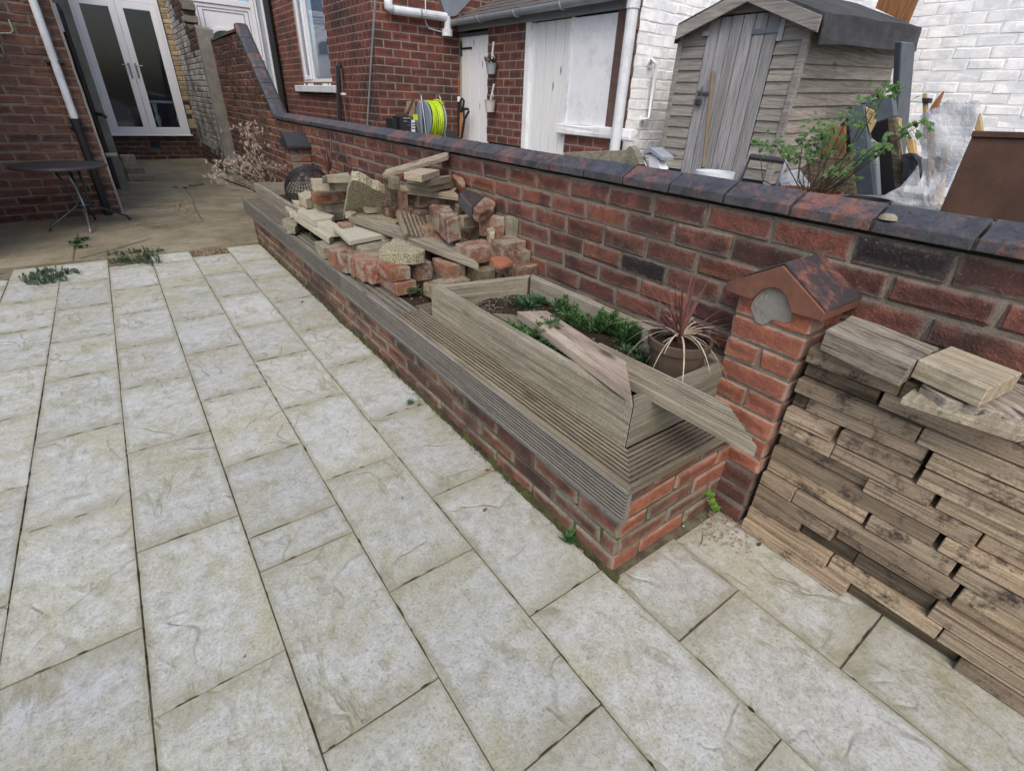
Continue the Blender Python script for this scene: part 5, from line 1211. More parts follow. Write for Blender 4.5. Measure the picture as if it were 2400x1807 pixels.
boxm(OX-.04,sy1,bz-.11,OX+.06,sy0,bz).build('stone_sill','render_w',bd,bevel=.01,sub=2,rough=.012)
boxm(OX-.012,QY-.02,eav,OX+.05,NY,eav+.08).build('fascia','gutter',oh,bevel=.003)
# roof slates
ez=eav+.13; rx0,rx1=OX-.10,OX+1.9; pitch=(P(*Z3(800,0),X=OX).z-eav); sl=.42
MB().hexa([(rx0,QY-.05,ez-.03),(rx1,QY-.05,ez-.03+sl*2),(rx1,NY,ez-.03+sl*2),(rx0,NY,ez-.03)],[(rx0,QY-.05,ez-.01),(rx1,QY-.05,ez-.01+sl*2),(rx1,NY,ez-.01+sl*2),(rx0,NY,ez-.01)]).build('roof_deck','slate',oh)
random.seed(61); sm=[]
MB().box(OX+.15,QY+.1,0,OX+.18,NY,ez+.02).box(OX+.1,QY+.06,0,OX+2,QY+.12,ez+.5).build('inner_wall','dark',oh)
L0=math.hypot(2,sl*2); dv=Vector((2/L0,0,2*sl/L0)); nv=Vector((-dv.z,0,dv.x))
me0=boxm(0,-.148,0,.30,.148,.008).v; 
smesh=bpy.data.meshes.new('slate'); smesh.from_pydata([(0,-.146,0),(.30,-.146,0),(.30,.146,0),(0,.146,0),(0,-.146,.011),(.30,-.146,.011),(.30,.146,.011),(0,.146,.011)],[],[(3,2,1,0),(4,5,6,7),(0,1,5,4),(1,2,6,5),(2,3,7,6),(3,0,4,7)]); smesh.materials.append(MAT['slate'])
pitchA=math.atan2(dv.z,dv.x); pl_=worldloc(oh)
for r in range(9):
    for c in range(13):
        y=QY-.05+.146+c*.298+(.149 if r%2 else 0)
        if y>NY-.1: continue
        o=bpy.data.objects.new('slate',smesh); col.objects.link(o); o.parent=oh
        o.location=Vector((rx0,y,ez))+dv*(r*.205-.03)+nv*(.004+random.uniform(0,.004))-pl_; o.rotation_euler=(random.uniform(-.015,.015),-pitchA+.035,random.uniform(-.01,.01))
prism([P(*Z2(1480,-60),Y=NY-.01),P(*Z2(1810,-60),Y=NY-.01),P(*Z2(1640,120),Y=NY-.01),P(*Z2(1560,130),Y=NY-.01),P(*Z2(1530,60),Y=NY-.01)],Vector((0,.012,0))).build('lead_flashing','lead',oh)
gx=OX-.15
gp0=Vector((gx,NY-.02,ez-.05)); gp1=Vector((gx,QY-.12,ez-.05))
gt=thing('gutter','grey half round gutter along the outhouse eaves','gutter',(gx,5.8,ez-.1))
mb=MB(); n=10
for (yy) in (gp0.y,gp1.y):
    for k_ in range(n+1):
        a=math.pi*k_/n; mb.v.append(Vector((gx-.06*math.cos(a),yy,ez-.02-.062*math.sin(a))))
    for k_ in range(n+1):
        a=math.pi*(n-k_)/n; mb.v.append(Vector((gx-.052*math.cos(a),yy,ez-.02-.054*math.sin(a))))
m_=2*(n+1)
for k_ in range(m_): mb.f.append((k_,(k_+1)%m_,(k_+1)%m_+m_,k_+m_))
mb.build('channel','gutter',gt)
for (cx,cy) in ((215,160),(480,120),(820,70)):
    yy=P(*Z3(cx,cy),X=gx-.06).y
    mb=MB(); mb.tube([(gx-.066*math.cos(math.pi*i/8),yy,ez-.02-.068*math.sin(math.pi*i/8)) for i in range(9)],.012,6); mb.build('bracket','gutter',gt)
dpx=thing('downpipe','white grey downpipe at the right end of the outhouse front','drainpipe',(OX-.1,QY+.1,0))
a_=P(*Z3(1385,40),X=OX-.10); b_=P(*Z3(1222,1110),X=OX-.10)
MB().tube([Vector((a_.x,(a_.y+b_.y)/2,ez-.06)),Vector((a_.x,(a_.y+b_.y)/2,0))],.056,14).build('pipe','upvc_g',dpx)
MB().tube([Vector((a_.x,(a_.y+b_.y)/2,ez-.16)),Vector((a_.x,(a_.y+b_.y)/2,ez-.05))],.066,14).build('collar','upvc_g',dpx)
# ---- white painted walls
ww=thing('white_return_wall','white painted brick side wall between the outhouse and the shed','wall',(5,QY,0))
brick_wall(ww,(OX+.11,QY,0),(1,0,0),WX-OX-.11,3.6,ch=.0985,bl=.27,mat='brick_w',mort='mortar_w',depth=.2,keep=120,bottom=.6,rec=.004,joint=.007)
boxm(OX+.001,QY+.002,0,OX+.11,QY+.2,3.3).build('red_quoin','brick_o',ww)
for k_ in range(34):
    boxm(OX-.002+.0,QY-.012,k_*.0985+.006,OX+(.06 if k_%2 else .11),QY+.05,(k_+1)*.0985-.006).build('brick','brick_o',ww,bevel=.004) if k_>9 else None
wl=thing('white_wall','long white painted brick wall rising behind the shed and the clutter','wall',(WX,0,0))
brick_wall(wl,(WX,QY,0),(0,-1,0),9.5,3.9,ch=.098,bl=.30,mat='brick_w',mort='mortar_w',depth=.2,keep=290,bottom=.6,rec=.003,joint=.006)
prism([P(*Z4(1095,-80),X=6.3),P(*Z4(1370,-80),X=6.3),P(*Z4(1325,20),X=6.3),P(*Z4(1265,165),X=6.3),P(*Z4(1045,60),X=6.3)],Vector((.05,0,0))).build('orange_boards','w_orange',label='orange stained upright boards standing behind the shed roof',cat='boards')
# handrail
hr=[P(*Z3(1500,470),Y=QY-.005),P(*Z3(1505,440),Y=QY-.07),P(*Z3(1545,480),Y=QY-.08),P(*Z3(1490,880),Y=QY-.08),P(*Z3(1440,880),Y=QY-.07),P(*Z3(1440,895),Y=QY-.005)]
hrr=thing('grab_rail','white D shaped grab rail on the white painted side wall','grab rail',hr[0])
MB().tube(hr,.020,10).build('rail','upvc',hrr,smooth=True)
for q in (hr[0],hr[-1]): MB().tube([q+Vector((0,-.012,0)),q+Vector((0,.004,0))],.05,16).build('flange','upvc',hrr)
# ---- buckets with tools on the outhouse pier
def bucket(label,cv,x,y0,y1,w,mat,tool,tm,name='hanging_bucket'):
    X=OX-.09; t=P(*cv(x,y0),X=X); b=P(*cv(x,y1),X=X); d_=(t-CAM).dot(fw); r_=w/cv.__defaults__[0]*d_/FPX/2 if 0 else w*d_/FPX/2
    h=t.z-b.z; r=thing(name,label,'bucket',(t.x,t.y,b.z),'buckets hung on the outhouse pier')
    MB().lathe([(0,0),(r_*.72,0),(r_,h),(r_*1.06,h),(r_*1.02,h-.01),(r_*.95,h-.01),(r_*.70,.01)],(t.x,t.y,b.z),20).build('body',mat,r,smooth=False)
    MB().tube([t+Vector((0,r_*math.cos(a),.02+.09*math.sin(a))) for a in [math.pi*i/10 for i in range(11)]],.004,5).build('handle','grey_metal',r)
    tt=P(*cv(*tool),X=X); MB().tube([t-Vector((0,0,.03)),tt],.013,8).build('tool','w_fresh' if 0 else 'upvc_g',label=tm,cat='tool',group='tools in the hanging buckets')
    return r,r_,t
r_,rr_,t_=bucket('grey bucket of gardening gloves hanging on the outhouse brick pier, upper one',Z3,320,470,552,26,'blue' if 0 else 'gutter',(338,312),'wooden tool handle sticking up out of the upper grey bucket')
mb=MB(); random.seed(6)
for i in range(30): mb.leaf(t_+Vector((random.gauss(0,.03),random.gauss(0,.04),0)),(random.gauss(0,.6),random.gauss(0,.6),1),.09,.04)
mb.build('gardening_gloves','potdark',label='crumpled brown gloves stuffed in the upper grey bucket',cat='gloves')
bucket('pale bucket hanging on the outhouse brick pier, lower one',Z3,312,742,832,27,'putty',(341,625),'white brush handle standing in the lower pale bucket')
# ---- hose reel and tools by the outhouse corner
HY=7.15
hc=P(*A4(985,715),Y=HY); hrd=thing('hose_reel','garden hose reel of lime green hose on a grey tubular stand','hose reel',(hc.x,HY,0))
mb=MB(); random.seed(9)
for k_ in range(9):
    x=hc.x-.085+k_*.021; R_=.225-.008*(k_%2); 
    mb.tube([(x+.012*math.sin(a*1.0+k_),HY+R_*math.cos(a),hc.z+R_*math.sin(a)) for a in [2*math.pi*i/28 for i in range(29)]],.0135,6,cap=False)
for k_ in range(3):
    mb.tube([(hc.x-.085+k_*.04+.12*i/14,HY+(.236+.006*k_)*math.cos(2.6+i*.28+k_),hc.z+(.236+.006*k_)*math.sin(2.6+i*.28+k_)) for i in range(15)],.0135,6,cap=False)
mb.build('hose','lime',hrd,smooth=True)
Tx=Vector((1,0,0)).to_track_quat('Z','Y').to_matrix()
MB().lathe([(0,0),(.23,0),(.240,.006),(.240,.02),(.2,.03),(0,.03)],(hc.x-.14,HY,hc.z),30,Tx).build('side_disc','blue',hrd)
MB().lathe([(0,0),(.23,0),(.240,.01),(.23,.02),(0,.02)],(hc.x+.105,HY,hc.z),30,Tx).build('side_disc','gutter',hrd)
for dx in (-.16,.14):
    MB().tube([(hc.x+dx,HY-.22,hc.z-.52),(hc.x+dx,HY-.12,hc.z-.15),(hc.x+dx,HY-.03,hc.z+.26),(hc.x+dx*.9,HY+.02,hc.z+.335)],.013,8).build('stand_tube','grey_metal',hrd,smooth=True)
MB().tube([(hc.x-.144,HY+.02,hc.z+.335),(hc.x+.126,HY+.02,hc.z+.335)],.013,8).build('top_bar','grey_metal',hrd)
boxm(hc.x-.20,HY-.06,hc.z-.2,hc.x-.165,HY+.03,hc.z+.22).build('hub_cover','blue',hrd,bevel=.015)
BY=7.0
b0=P(*A4(250,650),Y=BY); b1=P(*A4(670,950),Y=BY); bx=thing('printed_box','black printed cardboard box with small white lettering and icons','box',((b0.x+b1.x)/2,BY,b1.z-.1))
boxm(P(*A4(335,640),Y=BY).x,BY,b1.z-.2,b1.x,BY+.25,b0.z+.0).build('carton','black',bx,bevel=.003)
boxm(b0.x-.02,BY+.08,b1.z-.2,P(*A4(335,640),Y=BY).x-.01,BY+.3,b0.z-.03).build('carton_side','black',bx,bevel=.003)
def text(s,p,size,par,mat='upvc',rot=(math.pi/2,0,0),name='lettering'):
    cu=bpy.data.curves.new(name,'FONT'); cu.body=s; cu.size=size; cu.extrude=.0005; o=bpy.data.objects.new(name+'_src',cu); col.objects.link(o)
    dg=bpy.context.evaluated_depsgraph_get(); me=bpy.data.meshes.new_from_object(o.evaluated_get(dg)); bpy.data.objects.remove(o)
    o=bpy.data.objects.new(name,me); col.objects.link(o); me.materials.clear(); me.materials.append(MAT[mat]); o.rotation_euler=rot; o.parent=par; o.location=Vector(p)-worldloc(par); return o
for (tx_,ty_,tw_,th_) in ((395,675,90,22),(492,677,80,20),(400,745,80,14),(515,775,50,6),(490,832,85,6)):
    u_=P(*A4(tx_,ty_),Y=BY); v_=P(*A4(tx_+tw_,ty_+th_),Y=BY); boxm(u_.x,BY-.003,v_.z,v_.x,BY-.0005,u_.z).build('printed_line','gutter',bx)
for i,yy in enumerate((765,820,875,935)):
    q=P(*A4(605,yy),Y=BY); boxm(q.x-.028,BY-.004,q.z-.025,q.x+.028,BY,q.z+.025).build('icon','upvc_g',bx)
q=P(*A4(655,660),Y=BY); boxm(q.x-.04,BY-.004,q.z-.04,q.x+.03,BY,q.z+.03).build('green_spot','lime',bx)
prism([P(*A4(485,340),Y=7.4),P(*A4(640,330),Y=7.4),P(*A4(645,1000),Y=7.4),P(*A4(470,1000),Y=7.4)],Vector((0,.03,0))).build('cardboard_sheet','card',label='brown cardboard sheet standing behind the black printed box',cat='cardboard')
sh=thing('shovel','dark rusty shovel leaning behind the black printed box','shovel',P(*A4(400,600),Y=7.2))
MB().tube([P(*A4(610,295),Y=7.3),P(*A4(490,580),Y=7.2)],.018,8).build('shaft','stem',sh)
prism([P(*A4(260,585),Y=7.2),P(*A4(300,565),Y=7.2),P(*A4(510,575),Y=7.2),P(*A4(510,660),Y=7.2),P(*A4(260,660),Y=7.2)],Vector((0,.03,0))).build('blade','rust',sh,bevel=.004)
TX=OX-.12
def pt(x,y): return P(*A4(x,y),X=TX)
g1=thing('spade','garden spade with black D grip and orange shaft by the narrow door','spade',pt(1595,1000))
MB().tube([pt(1600,570),pt(1590,1090)],.022,8).build('shaft','orange',g1)
MB().tube([pt(1600,590),pt(1590,420),pt(1590,320),pt(1625,285),pt(1655,330),pt(1645,440),pt(1605,560)],.017,8).build('grip','black',g1)
g2=thing('garden_fork','black garden fork with D grip leaning right of the spade','garden fork',pt(1650,1000))
MB().tube([pt(1610,1100),pt(1665,720)],.020,8).build('shaft','black',g2); MB().tube([pt(1665,720),pt(1650,520),pt(1665,495),pt(1745,500),pt(1760,545),pt(1668,715)],.017,8).build('grip','black',g2)
g3=thing('white_capped_pole','thin copper pole with a white joint and black foot beside the spade','pole',pt(1550,1000))
MB().tube([pt(1545,-200),pt(1550,245)],.009,8).build('copper_rod','copper',g3); MB().tube([pt(1550,240),pt(1552,345)],.022,10).build('white_joint','upvc',g3); MB().tube([pt(1552,345),pt(1560,1060)],.022,10).build('dark_tube','black',g3)
# ---- shed
SX,SY=4.4,P(*A6(1400,230),X=4.4).y; SL=P(*A6(195,345),X=4.4).y
sd_=thing('garden_shed','silvered wooden garden shed with felt roof, plank door and padlock','shed',(SX+.9,(SY+SL)/2,0))
zc=P(*A6(1400,230),X=SX).z; zl_=P(*A6(195,345),X=SX).z
dl0,dl1=P(*A6(450,175),X=SX),P(*A6(210,1560),X=SX); dr0,dr1=P(*A6(1140,112),X=SX),P(*A6(850,1250),X=SX)
dyl=(dl0.y+dl1.y)/2; dyr=(dr0.y+dr1.y)/2; dzt=dl0.z
ap=P(*A6(839,-118),X=SX-.06)
bh=.0965
random.seed(44)
def fboard(y0,y1,z0,z1,top=None):
    # shiplap board on the front, bottom edge proud
    e=random.uniform(-.002,.002)
    mb=MB().hexa([(SX-.014+e,y1,z0),(SX+.02,y1,z0),(SX+.02,y0,z0),(SX-.014+e,y0,z0)],[(SX-.001,y1,z1+.004),(SX+.02,y1,z1+.004),(SX+.02,y0,z1+.004),(SX-.001,y0,z1+.004)])
    mb.build('board','w_shed',sd_,bevel=.0015)
nb=int(zc/bh)+1
for i in range(nb):
    z0=zc-(i+1)*bh; z1=zc-i*bh
    if z1<.8: break
    fboard(SL,dyl+.006,z0,z1); fboard(dyr-.006,SY,z0+random.uniform(-.003,.003),z1)
# gable boards
for i in range(5):
    z0=zc+i*.085; z1=z0+.085; m_=(z0-zc)/(ap.z-zc-.03) 
    if m_>=.96: break
    y0=SL+(ap.y-SL)*m_; y1=SY+(ap.y-SY)*m_
    if z1>dzt+.01:
        fboard(y0,y1,max(z0,dzt+.012),z1)
    else:
        fboard(y0,dyl+.006,z0,z1); fboard(dyr-.006,y1,z0,z1)
boxm(SX+.02,SY,0,SX+.03,SL,zc).build('front_lining','dark',sd_)
dr=thing('x','x','x') if 0 else None
nW=6; w_=(dyl-dyr)/nW
lfd=MB().box(SX+.0,dyr,.05,SX+.018,dyl,dzt).build('door','dark',sd_)
for i in range(nW):
    boxm(SX-.018+random.uniform(0,.003),dyr+i*w_+.004,.05,SX-.001,dyr+(i+1)*w_-.004,dzt-random.uniform(0,.004)).build('door_plank','w_door',lfd,bevel=.0025)
hA=P(*A6(840,295),X=SX-.03); hB=P(*A6(1085,280),X=SX-.03)
boxm(SX-.026,min(hA.y,hB.y),hB.z-.018,SX-.02,max(hA.y,hB.y),hB.z+.018).build('strap_hinge','grey_metal',lfd)
q=P(*A6(1115,265),X=SX-.03); boxm(SX-.028,q.y-.022,q.z-.085,SX-.016,q.y+.022,q.z+.085).build('hinge_plate','gutter',sd_)
q=P(*A6(375,870),X=SX-.04); boxm(SX-.034,q.y-.08,q.z-.012,SX-.02,q.y+.06,q.z+.014).build('hasp','grey_metal',lfd,bevel=.004)
q=P(*A6(345,935),X=SX-.05); pk=boxm(SX-.065,q.y-.032,q.z-.045,SX-.035,q.y+.032,q.z+.015).build('padlock','dark_metal',lfd,bevel=.008)
MB().tube([(SX-.052,q.y-.026,q.z+.02),(SX-.052,q.y-.026,q.z+.07),(SX-.052,q.y,q.z+.09),(SX-.052,q.y+.026,q.z+.07),(SX-.052,q.y+.026,q.z+.02)],.006,6).build('shackle','grey_metal',lfd)
q=P(*A6(415,315),X=SX-.03); boxm(SX-.04,q.y-.03,q.z-.018,SX-.014,q.y+.03,q.z+.018).build('latch','gutter',sd_)
# corner trims
boxm(SX-.026,SY-.022,0,SX+.02,SY+.032,zc+.03).build('corner_trim','w_shed',sd_,bevel=.003); boxm(SX-.026,SL-.032,0,SX+.02,SL+.02,zc).build('corner_trim','w_shed',sd_,bevel=.003)
# side boards, slightly sagging
eR=P(*Z4(1205,300),Y=SY); SXe=P(*Z4(1205,350),Y=SY).x
zl=P(*A6(1380,460),Y=SY).z; zr=P(*A6(2180,520),Y=SY).z; xr=P(*A6(2180,520),Y=SY).x; tilt=(zr-zl)/(xr-SX)
for i in range(-2,16):
    zb=zl-i*bh*1.06; zt_=zb+bh*1.06+.004; e=random.uniform(-.003,.003); tl=tilt*(1-.03*i)
    if zb<.7: break
    if zt_>zc+.0 and i<0: zt_=min(zt_,zc+.02)
    x0,x1=SX+.03,SXe+.02
    for (xa,xb) in ([(x0,x1)] if i in(0,1,-1,-2) or i%3==0 else [(x0,SX+.62+.05*(i%2)),(SX+.622+.05*(i%2),x1)]):
        f=lambda x,z: z+tl*(x-SX)
        MB().hexa([(xa,SY-.016+e,f(xa,zb)),(xb,SY-.016+e,f(xb,zb)),(xb,SY+.02,f(xb,zb)),(xa,SY+.02,f(xa,zb))],[(xa,SY-.001,f(xa,zt_)),(xb,SY-.001,f(xb,zt_)),(xb,SY+.02,f(xb,zt_)),(xa,SY+.02,f(xa,zt_))]).build('board','w_shedx',sd_,bevel=.0015)
boxm(SX+.03,SY+.021,0,SXe+.02,SY+.03,zc+.1).build('side_lining','dark',sd_)
boxm(SX+.03,SL-.02,0,SXe,SL,zc).build('far_side','w_shedx',sd_)
# roof
E0=P(*A6(1500,150),X=SX-.1); E1=P(*Z4(1355,215),Y=E0.y); AP=P(*A6(839,-125),X=SX-.1); LE=P(*A6(160,250),X=SX-.1)
dx=Vector((E1.x-E0.x,0,E1.z-E0.z))
for nm,(a,b) in (('r',(E0,AP)),('l',(AP,LE))):
    prism([a,a+dx,b+dx,b] if nm=='r' else [a,a+dx,b+dx,b],Vector((0,0,.022))).build('roof_felt','felt',sd_,sub=3,rough=.006)
prism([E0+Vector((0,-.01,.02)),E0+dx+Vector((0,-.01,.02)),E0+dx+Vector((0,-.03,-.17)),E0+Vector((.02,-.03,-.17))],Vector((0,.015,0))).build('felt_flap','felt',sd_,sub=3,rough=.012)
prism([LE+Vector((0,.01,.02)),LE+dx+Vector((0,.01,.02)),LE+dx+Vector((0,.03,-.13)),LE+Vector((.02,.03,-.13))],Vector((0,-.012,0))).build('felt_flap','felt',sd_,sub=3,rough=.012)
for a,b in ((AP,E0),(AP,LE)):
    a2=a+Vector((-.02,0,.0)); b2=b+Vector((-.02,0,.0))
    prism([a2,b2,b2-Vector((0,0,.105)),a2-Vector((0,0,.105))],Vector((.02,0,0))).build('barge_board','w_shed' ,sd_,bevel=.003)
# stick against the shed door
a_=P(*A6(482,670),X=SX-.06); b_=P(*A6(388,1560),X=SX-.25)
MB().tube([a_,b_],.017,8).build('broom_stick','stick',label='thin brown stick leaning upright against the shed door',cat='stick')
# ---- clutter beyond the wall
def cut(name,label,cat,cv,pts,pl,off,mat,bevel=.003,group=None,sub=0,rough=0,par=None):
    t=[P(*cv(*q),**pl) for q in pts]; return prism(t,Vector(off)).build(name,mat,par,label=label,cat=cat,group=group,bevel=bevel,sub=sub,rough=rough)
cut('grey_post','tall slate grey post at the back corner of the shed','post',Z4,[(1228,290),(1318,300),(1325,330),(1245,1250),(1170,1250)],dict(Y=1.95),(0,.05,0),'anthracite',bevel=.008)
fr=thing('broken_cabinet','slate grey painted cabinet carcass leaning by the shed, open in the middle','frame',P(*Z4(950,1345),X=3.3))
fr.location.z=.5
cut('stile',None,None,Z4,[(850,775),(965,718),(1035,1360),(905,1360)],dict(X=3.3),(.06,0,0),'anthracite',par=fr)
cut('top_rail',None,None,Z4,[(962,712),(1160,665),(1178,812),(1045,858),(990,850)],dict(X=3.32),(.06,0,0),'anthracite',par=fr)
cut('inner_rib',None,None,Z4,[(995,960),(1045,1000),(1065,1360),(1025,1360)],dict(X=3.34),(.05,0,0),'gutter',par=fr)
cut('dark_panel',None,None,Z4,[(985,840),(1180,800),(1225,1360),(1030,1360)],dict(X=3.5),(.05,0,0),'black',par=fr)
cut('torn_corner',None,None,Z4,[(972,745),(1035,775),(1045,850),(1005,930),(985,850)],dict(X=3.30),(.02,0,0),'w_yellow',par=fr)
WG='broken timbers in the clutter behind the wall'
cut('charred_batten','charred black batten leaning just right of the grey frame','batten',Z4,[(1128,830),(1172,815),(1190,900),(1245,1290),(1185,1360)],dict(X=3.15),(.04,0,0),'w_rot',group=WG)
cut('split_batten','yellow split batten right of the charred one','batten',Z4,[(1176,820),(1210,825),(1215,900),(1200,960),(1258,1280),(1225,1300)],dict(X=3.2),(.04,0,0),'w_yellow',group=WG)
cut('split_batten','short bright yellow timber between the batten and the plastic sheet','batten',Z4,[(1255,960),(1310,975),(1330,1120),(1305,1140),(1265,1040)],dict(X=3.25),(.04,0,0),'w_yellow',group=WG)
cut('split_batten','thin yellow stick with a dark taped end above the plastic sheet','batten',Z4,[(1372,655),(1395,650),(1400,720),(1412,960),(1380,970)],dict(X=3.4),(.03,0,0),'w_yellow',group=WG)
cut('tape_wrap','dark tape wrap on the thin yellow stick','tape',Z4,[(1368,685),(1428,685),(1415,720),(1370,722)],dict(X=3.38),(.05,0,0),'black')
cut('splinter','sharp brown splinter of wood pointing up above the plastic sheet','splinter',Z4,[(1420,765),(1450,715),(1518,632),(1485,720),(1475,800),(1430,800)],dict(X=3.45),(.03,0,0),'w_orange',group=WG)
cut('split_batten','yellow wood corner beyond the right side of the plastic sheet','batten',Z4,[(1735,900),(1770,785),(1790,905),(1780,960)],dict(X=3.2),(.03,0,0),'w_yellow',group=WG)
for i,(x0,y0,x1,y1,nm) in enumerate(((1420,900,1440,1440,'leftmost'),(1530,1000,1480,1440,'middle'),(1450,1180,1470,1440,'short lower'))):
    cut('split_batten',f'pale batten seen through the plastic sheet, {nm} of three','batten',Z4,[(x0-18,y0),(x0+22,y0+8),(x1+22,y1),(x1-20,y1)],dict(X=3.3),(.04,0,0),'w_yellow',group=WG)
cut('weathered_board','black weathered board leaning behind the acer twigs','board',Z4,[(510,1180),(620,1110),(870,1060),(905,1360),(600,1330)],dict(X=3.2),(.03,0,0),'w_rot')
cut('mottled_board','mottled tan board behind the top of the acer','board',Z4,[(700,890),(830,880),(830,1080),(640,1110)],dict(X=3.5),(.03,0,0),'w_orange')
cut('dark_recess','black sheet standing in for the dark recess between the shed and the grey frame','sack',Z4,[(800,870),(870,800),(900,1360),(760,1360),(780,1000)],dict(X=3.6),(.08,0,0),'black',sub=2,rough=.01)  # black slab added to paint the recess dark
cut('blue_sack','crumpled dark blue sack under the yellow timbers','sack',Z4,[(1240,1080),(1300,1070),(1350,1140),(1330,1230),(1290,1300),(1230,1290)],dict(X=3.1),(.08,0,0),'black',sub=2,rough=.015)
cut('blue_sack','navy sack lying inside the plastic sheet at the bottom','sack',Z4,[(1375,1110),(1480,1090),(1590,1120),(1540,1300),(1480,1330),(1390,1300)],dict(X=3.35),(.08,0,0),'blue',sub=2,rough=.015)
rs=thing('rusty_sheet','rusty brown metal sheet with folded top edge leaning behind the wall at the right','metal sheet',P(*Z4(1800,1400),X=2.5)); rs.location.z=.6
cut('panel',None,None,Z4,[(1715,955),(2180,970),(2180,1600),(1490,1480)],dict(X=2.5),(.012,0,0),'rust',par=rs)
cut('folded_edge',None,None,Z4,[(1722,912),(2180,925),(2180,972),(1708,957)],dict(X=2.49),(.02,0,0),'rust',par=rs)
# plastic sheets: wavy translucent
def sheet(name,label,pts,X,amp,seed,mat='sheet'):
    t=[P(*Z4(*q),X=X) for q in pts]
    m=prism(t,Vector((.003,0,0))); o=m.build(name,mat,label=label,cat='plastic sheet',group='plastic sheeting in the clutter',sub=5,rough=0)
    random.seed(seed)
    for v in o.data.vertices:
        v.co.x+=amp*(noise.noise(Vector((v.co.y*5+seed,v.co.z*3,seed)))+.5*noise.noise(Vector((v.co.y*15,v.co.z*9,seed))))
    o.data.polygons.foreach_set('use_smooth',[True]*len(o.data.polygons)); return o
sheet('plastic_sheet','large clear polythene sheet draped over broken timbers',[(1345,810),(1400,770),(1490,745),(1560,695),(1700,700),(1790,705),(1770,830),(1700,965),(1500,1460),(1400,1460),(1360,1340),(1350,1100),(1335,950)],3.0,.09,2)
sheet('plastic_sheet','small white crumpled polythene bag spilling down to the wall top',[(1100,1375),(1230,1300),(1340,1150),(1360,1350),(1420,1450),(1240,1430)],2.8,.07,5)
sheet('plastic_sheet','pale polythene bag on the ground behind the acer stems',[(390,1240),(440,1190),(520,1180),(580,1290),(560,1330),(400,1320)],3.0,.05,7)
# pots behind the wall
def rimpot(name,label,cv,cx,cy,hw,X,mat,h,group='pots just behind the garden wall',soil=True):
    c=P(*cv(cx,cy),X=X); d_=(c-CAM).dot(fw); r_=hw*d_/FPX
    r=thing(name,label,'pot',(c.x,c.y,c.z-h),group)
    MB().lathe([(r_*.7,-h),(r_*.94,-.05),(r_*1.0,-.05),(r_,0),(r_*.93,0),(r_*.9,-.05)],c,36).build('pot_wall',mat,r)
    if soil: MB().lathe([(0,-.04),(r_*.92,-.04)],c,24).build('compost','soil',r)
    else: MB().lathe([(0,-h+.01),(r_*.72,-h+.01)],c,24).build('base',mat,r)
    return c,r_
pc,pr_=rimpot('terracotta_pot','big terracotta pot holding the acer behind the wall',Z4,598,1325,68,2.25,'terracotta',.4)
rimpot('black_tub','wide black tub right of the terracotta pot behind the wall',Z4,990,1385,50,2.2,'black',.3,soil=False)
rimpot('white_bucket','white plastic bucket with grey rim in front of the shed door',A6,500,1593,44,2.6,'upvc_g',.35,soil=False)
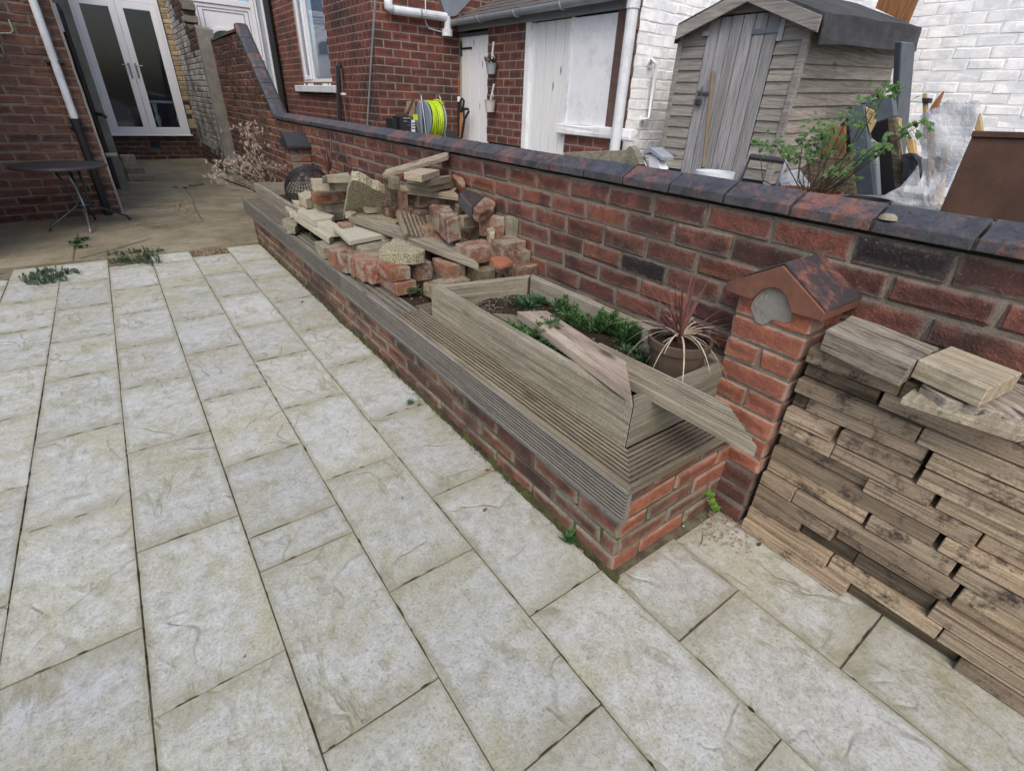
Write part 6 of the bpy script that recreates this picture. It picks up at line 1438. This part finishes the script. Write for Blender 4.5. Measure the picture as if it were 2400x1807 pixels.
# acer
ac_=thing('acer','small acer with fresh green lobed leaves growing from the terracotta pot','shrub',pc,None)
random.seed(15); st=MB(); lv=MB()
cl=[(230,985),(300,1040),(250,1010),(360,1020),(440,1060),(480,1030),(540,960),(600,900),(640,880),(560,1000),(620,960),(700,980),(740,930),(790,960),(820,1010),(560,1070),(640,1080),(700,1060),(520,1090),(460,1100),(870,800),(910,840),(950,870),(980,770),(1030,700),(1080,680),(1130,640),(1160,590),(1180,620),(1050,1010),(1100,1020),(1130,1045),(930,1085),(980,1100),(810,1190),(850,1210),(800,1170),(1270,920),(1310,890),(1345,880),(700,900),(600,1040),(660,1010),(830,870)]
for i,(x,y) in enumerate(cl):
    X=2.25+random.uniform(-.12,.16); c=P(*Z4(x,y),X=X)
    base=pc+Vector((random.uniform(-.05,.05),random.uniform(-.05,.05),-.04)); midp=base.lerp(c,.5)+Vector((random.uniform(-.04,.04),random.uniform(-.04,.04),random.uniform(-.06,.02)))
    if i%3==0 or i>28: st.tube([base,midp,c],.0032,5,cap=False,r1=.0015)
    for k_ in range(8):
        p=c+Vector((random.gauss(0,.026),random.gauss(0,.028),random.gauss(0,.018))); nrm=Vector((random.gauss(-.5,.5),random.gauss(-.6,.5),.8)).normalized(); e1=nrm.orthogonal().normalized(); e2=nrm.cross(e1); a0=random.uniform(0,6.28)
        for j in range(5):
            a=a0+(j-2)*.55; lv.leaf(p,e1*math.cos(a)+e2*math.sin(a),random.uniform(.018,.028)*(1 if j==2 else .8),.010,nrm)
st.build('branches','stem',ac_); lv.build('leaves','acer',ac_)
# tubular frame by the shed
tf_=thing('tubular_frame','grey tubular metal chair frame standing in front of the shed corner','metal frame',P(*A6(900,1660),X=3.3)); tf_.location.z=.6
g=lambda x,y,X=3.3: P(*A6(x,y),X=X)
MB().tube([g(700,1760),g(825,1440),g(850,1455),g(1140,1490),g(1160,1500),g(1060,1760)],.013,8).build('tube','gutter',tf_,smooth=True)
MB().tube([g(830,1458),g(1150,1500)],.02,8).build('cross_bar','dark_metal',tf_)
# bits of timber and old lamp behind the wall
cut('trough_board','pale timber board lying along behind the wall below the boarded window','board',Z3,[(860,1130),(1320,1112),(1325,1240),(900,1190)],dict(X=2.3),(.03,0,0),'w_frame')
cut('timber_post','short leaning timber post behind the wall left of the old lamp','post',Z3,[(1318,1105),(1350,1080),(1380,1110),(1425,1220),(1340,1240)],dict(X=2.25),(.05,0,0),'w_frame')
lp=thing('old_lamp','broken white and grey lantern lying on its side behind the wall','lantern',P(*Z3(1500,1230),X=2.6)); lp.location.z=.8
cut('housing',None,None,Z3,[(1480,1150),(1545,1160),(1580,1260),(1490,1260)],dict(X=2.6),(.08,0,0),'upvc',par=lp)
cut('hood',None,None,Z3,[(1435,1125),(1500,1092),(1590,1165),(1585,1195),(1495,1130),(1450,1150)],dict(X=2.58),(.12,0,0),'gutter',par=lp)
cut('back_plate',None,None,Z3,[(1395,1130),(1440,1140),(1470,1235),(1420,1240)],dict(X=2.62),(.02,0,0),'grey_metal',par=lp)
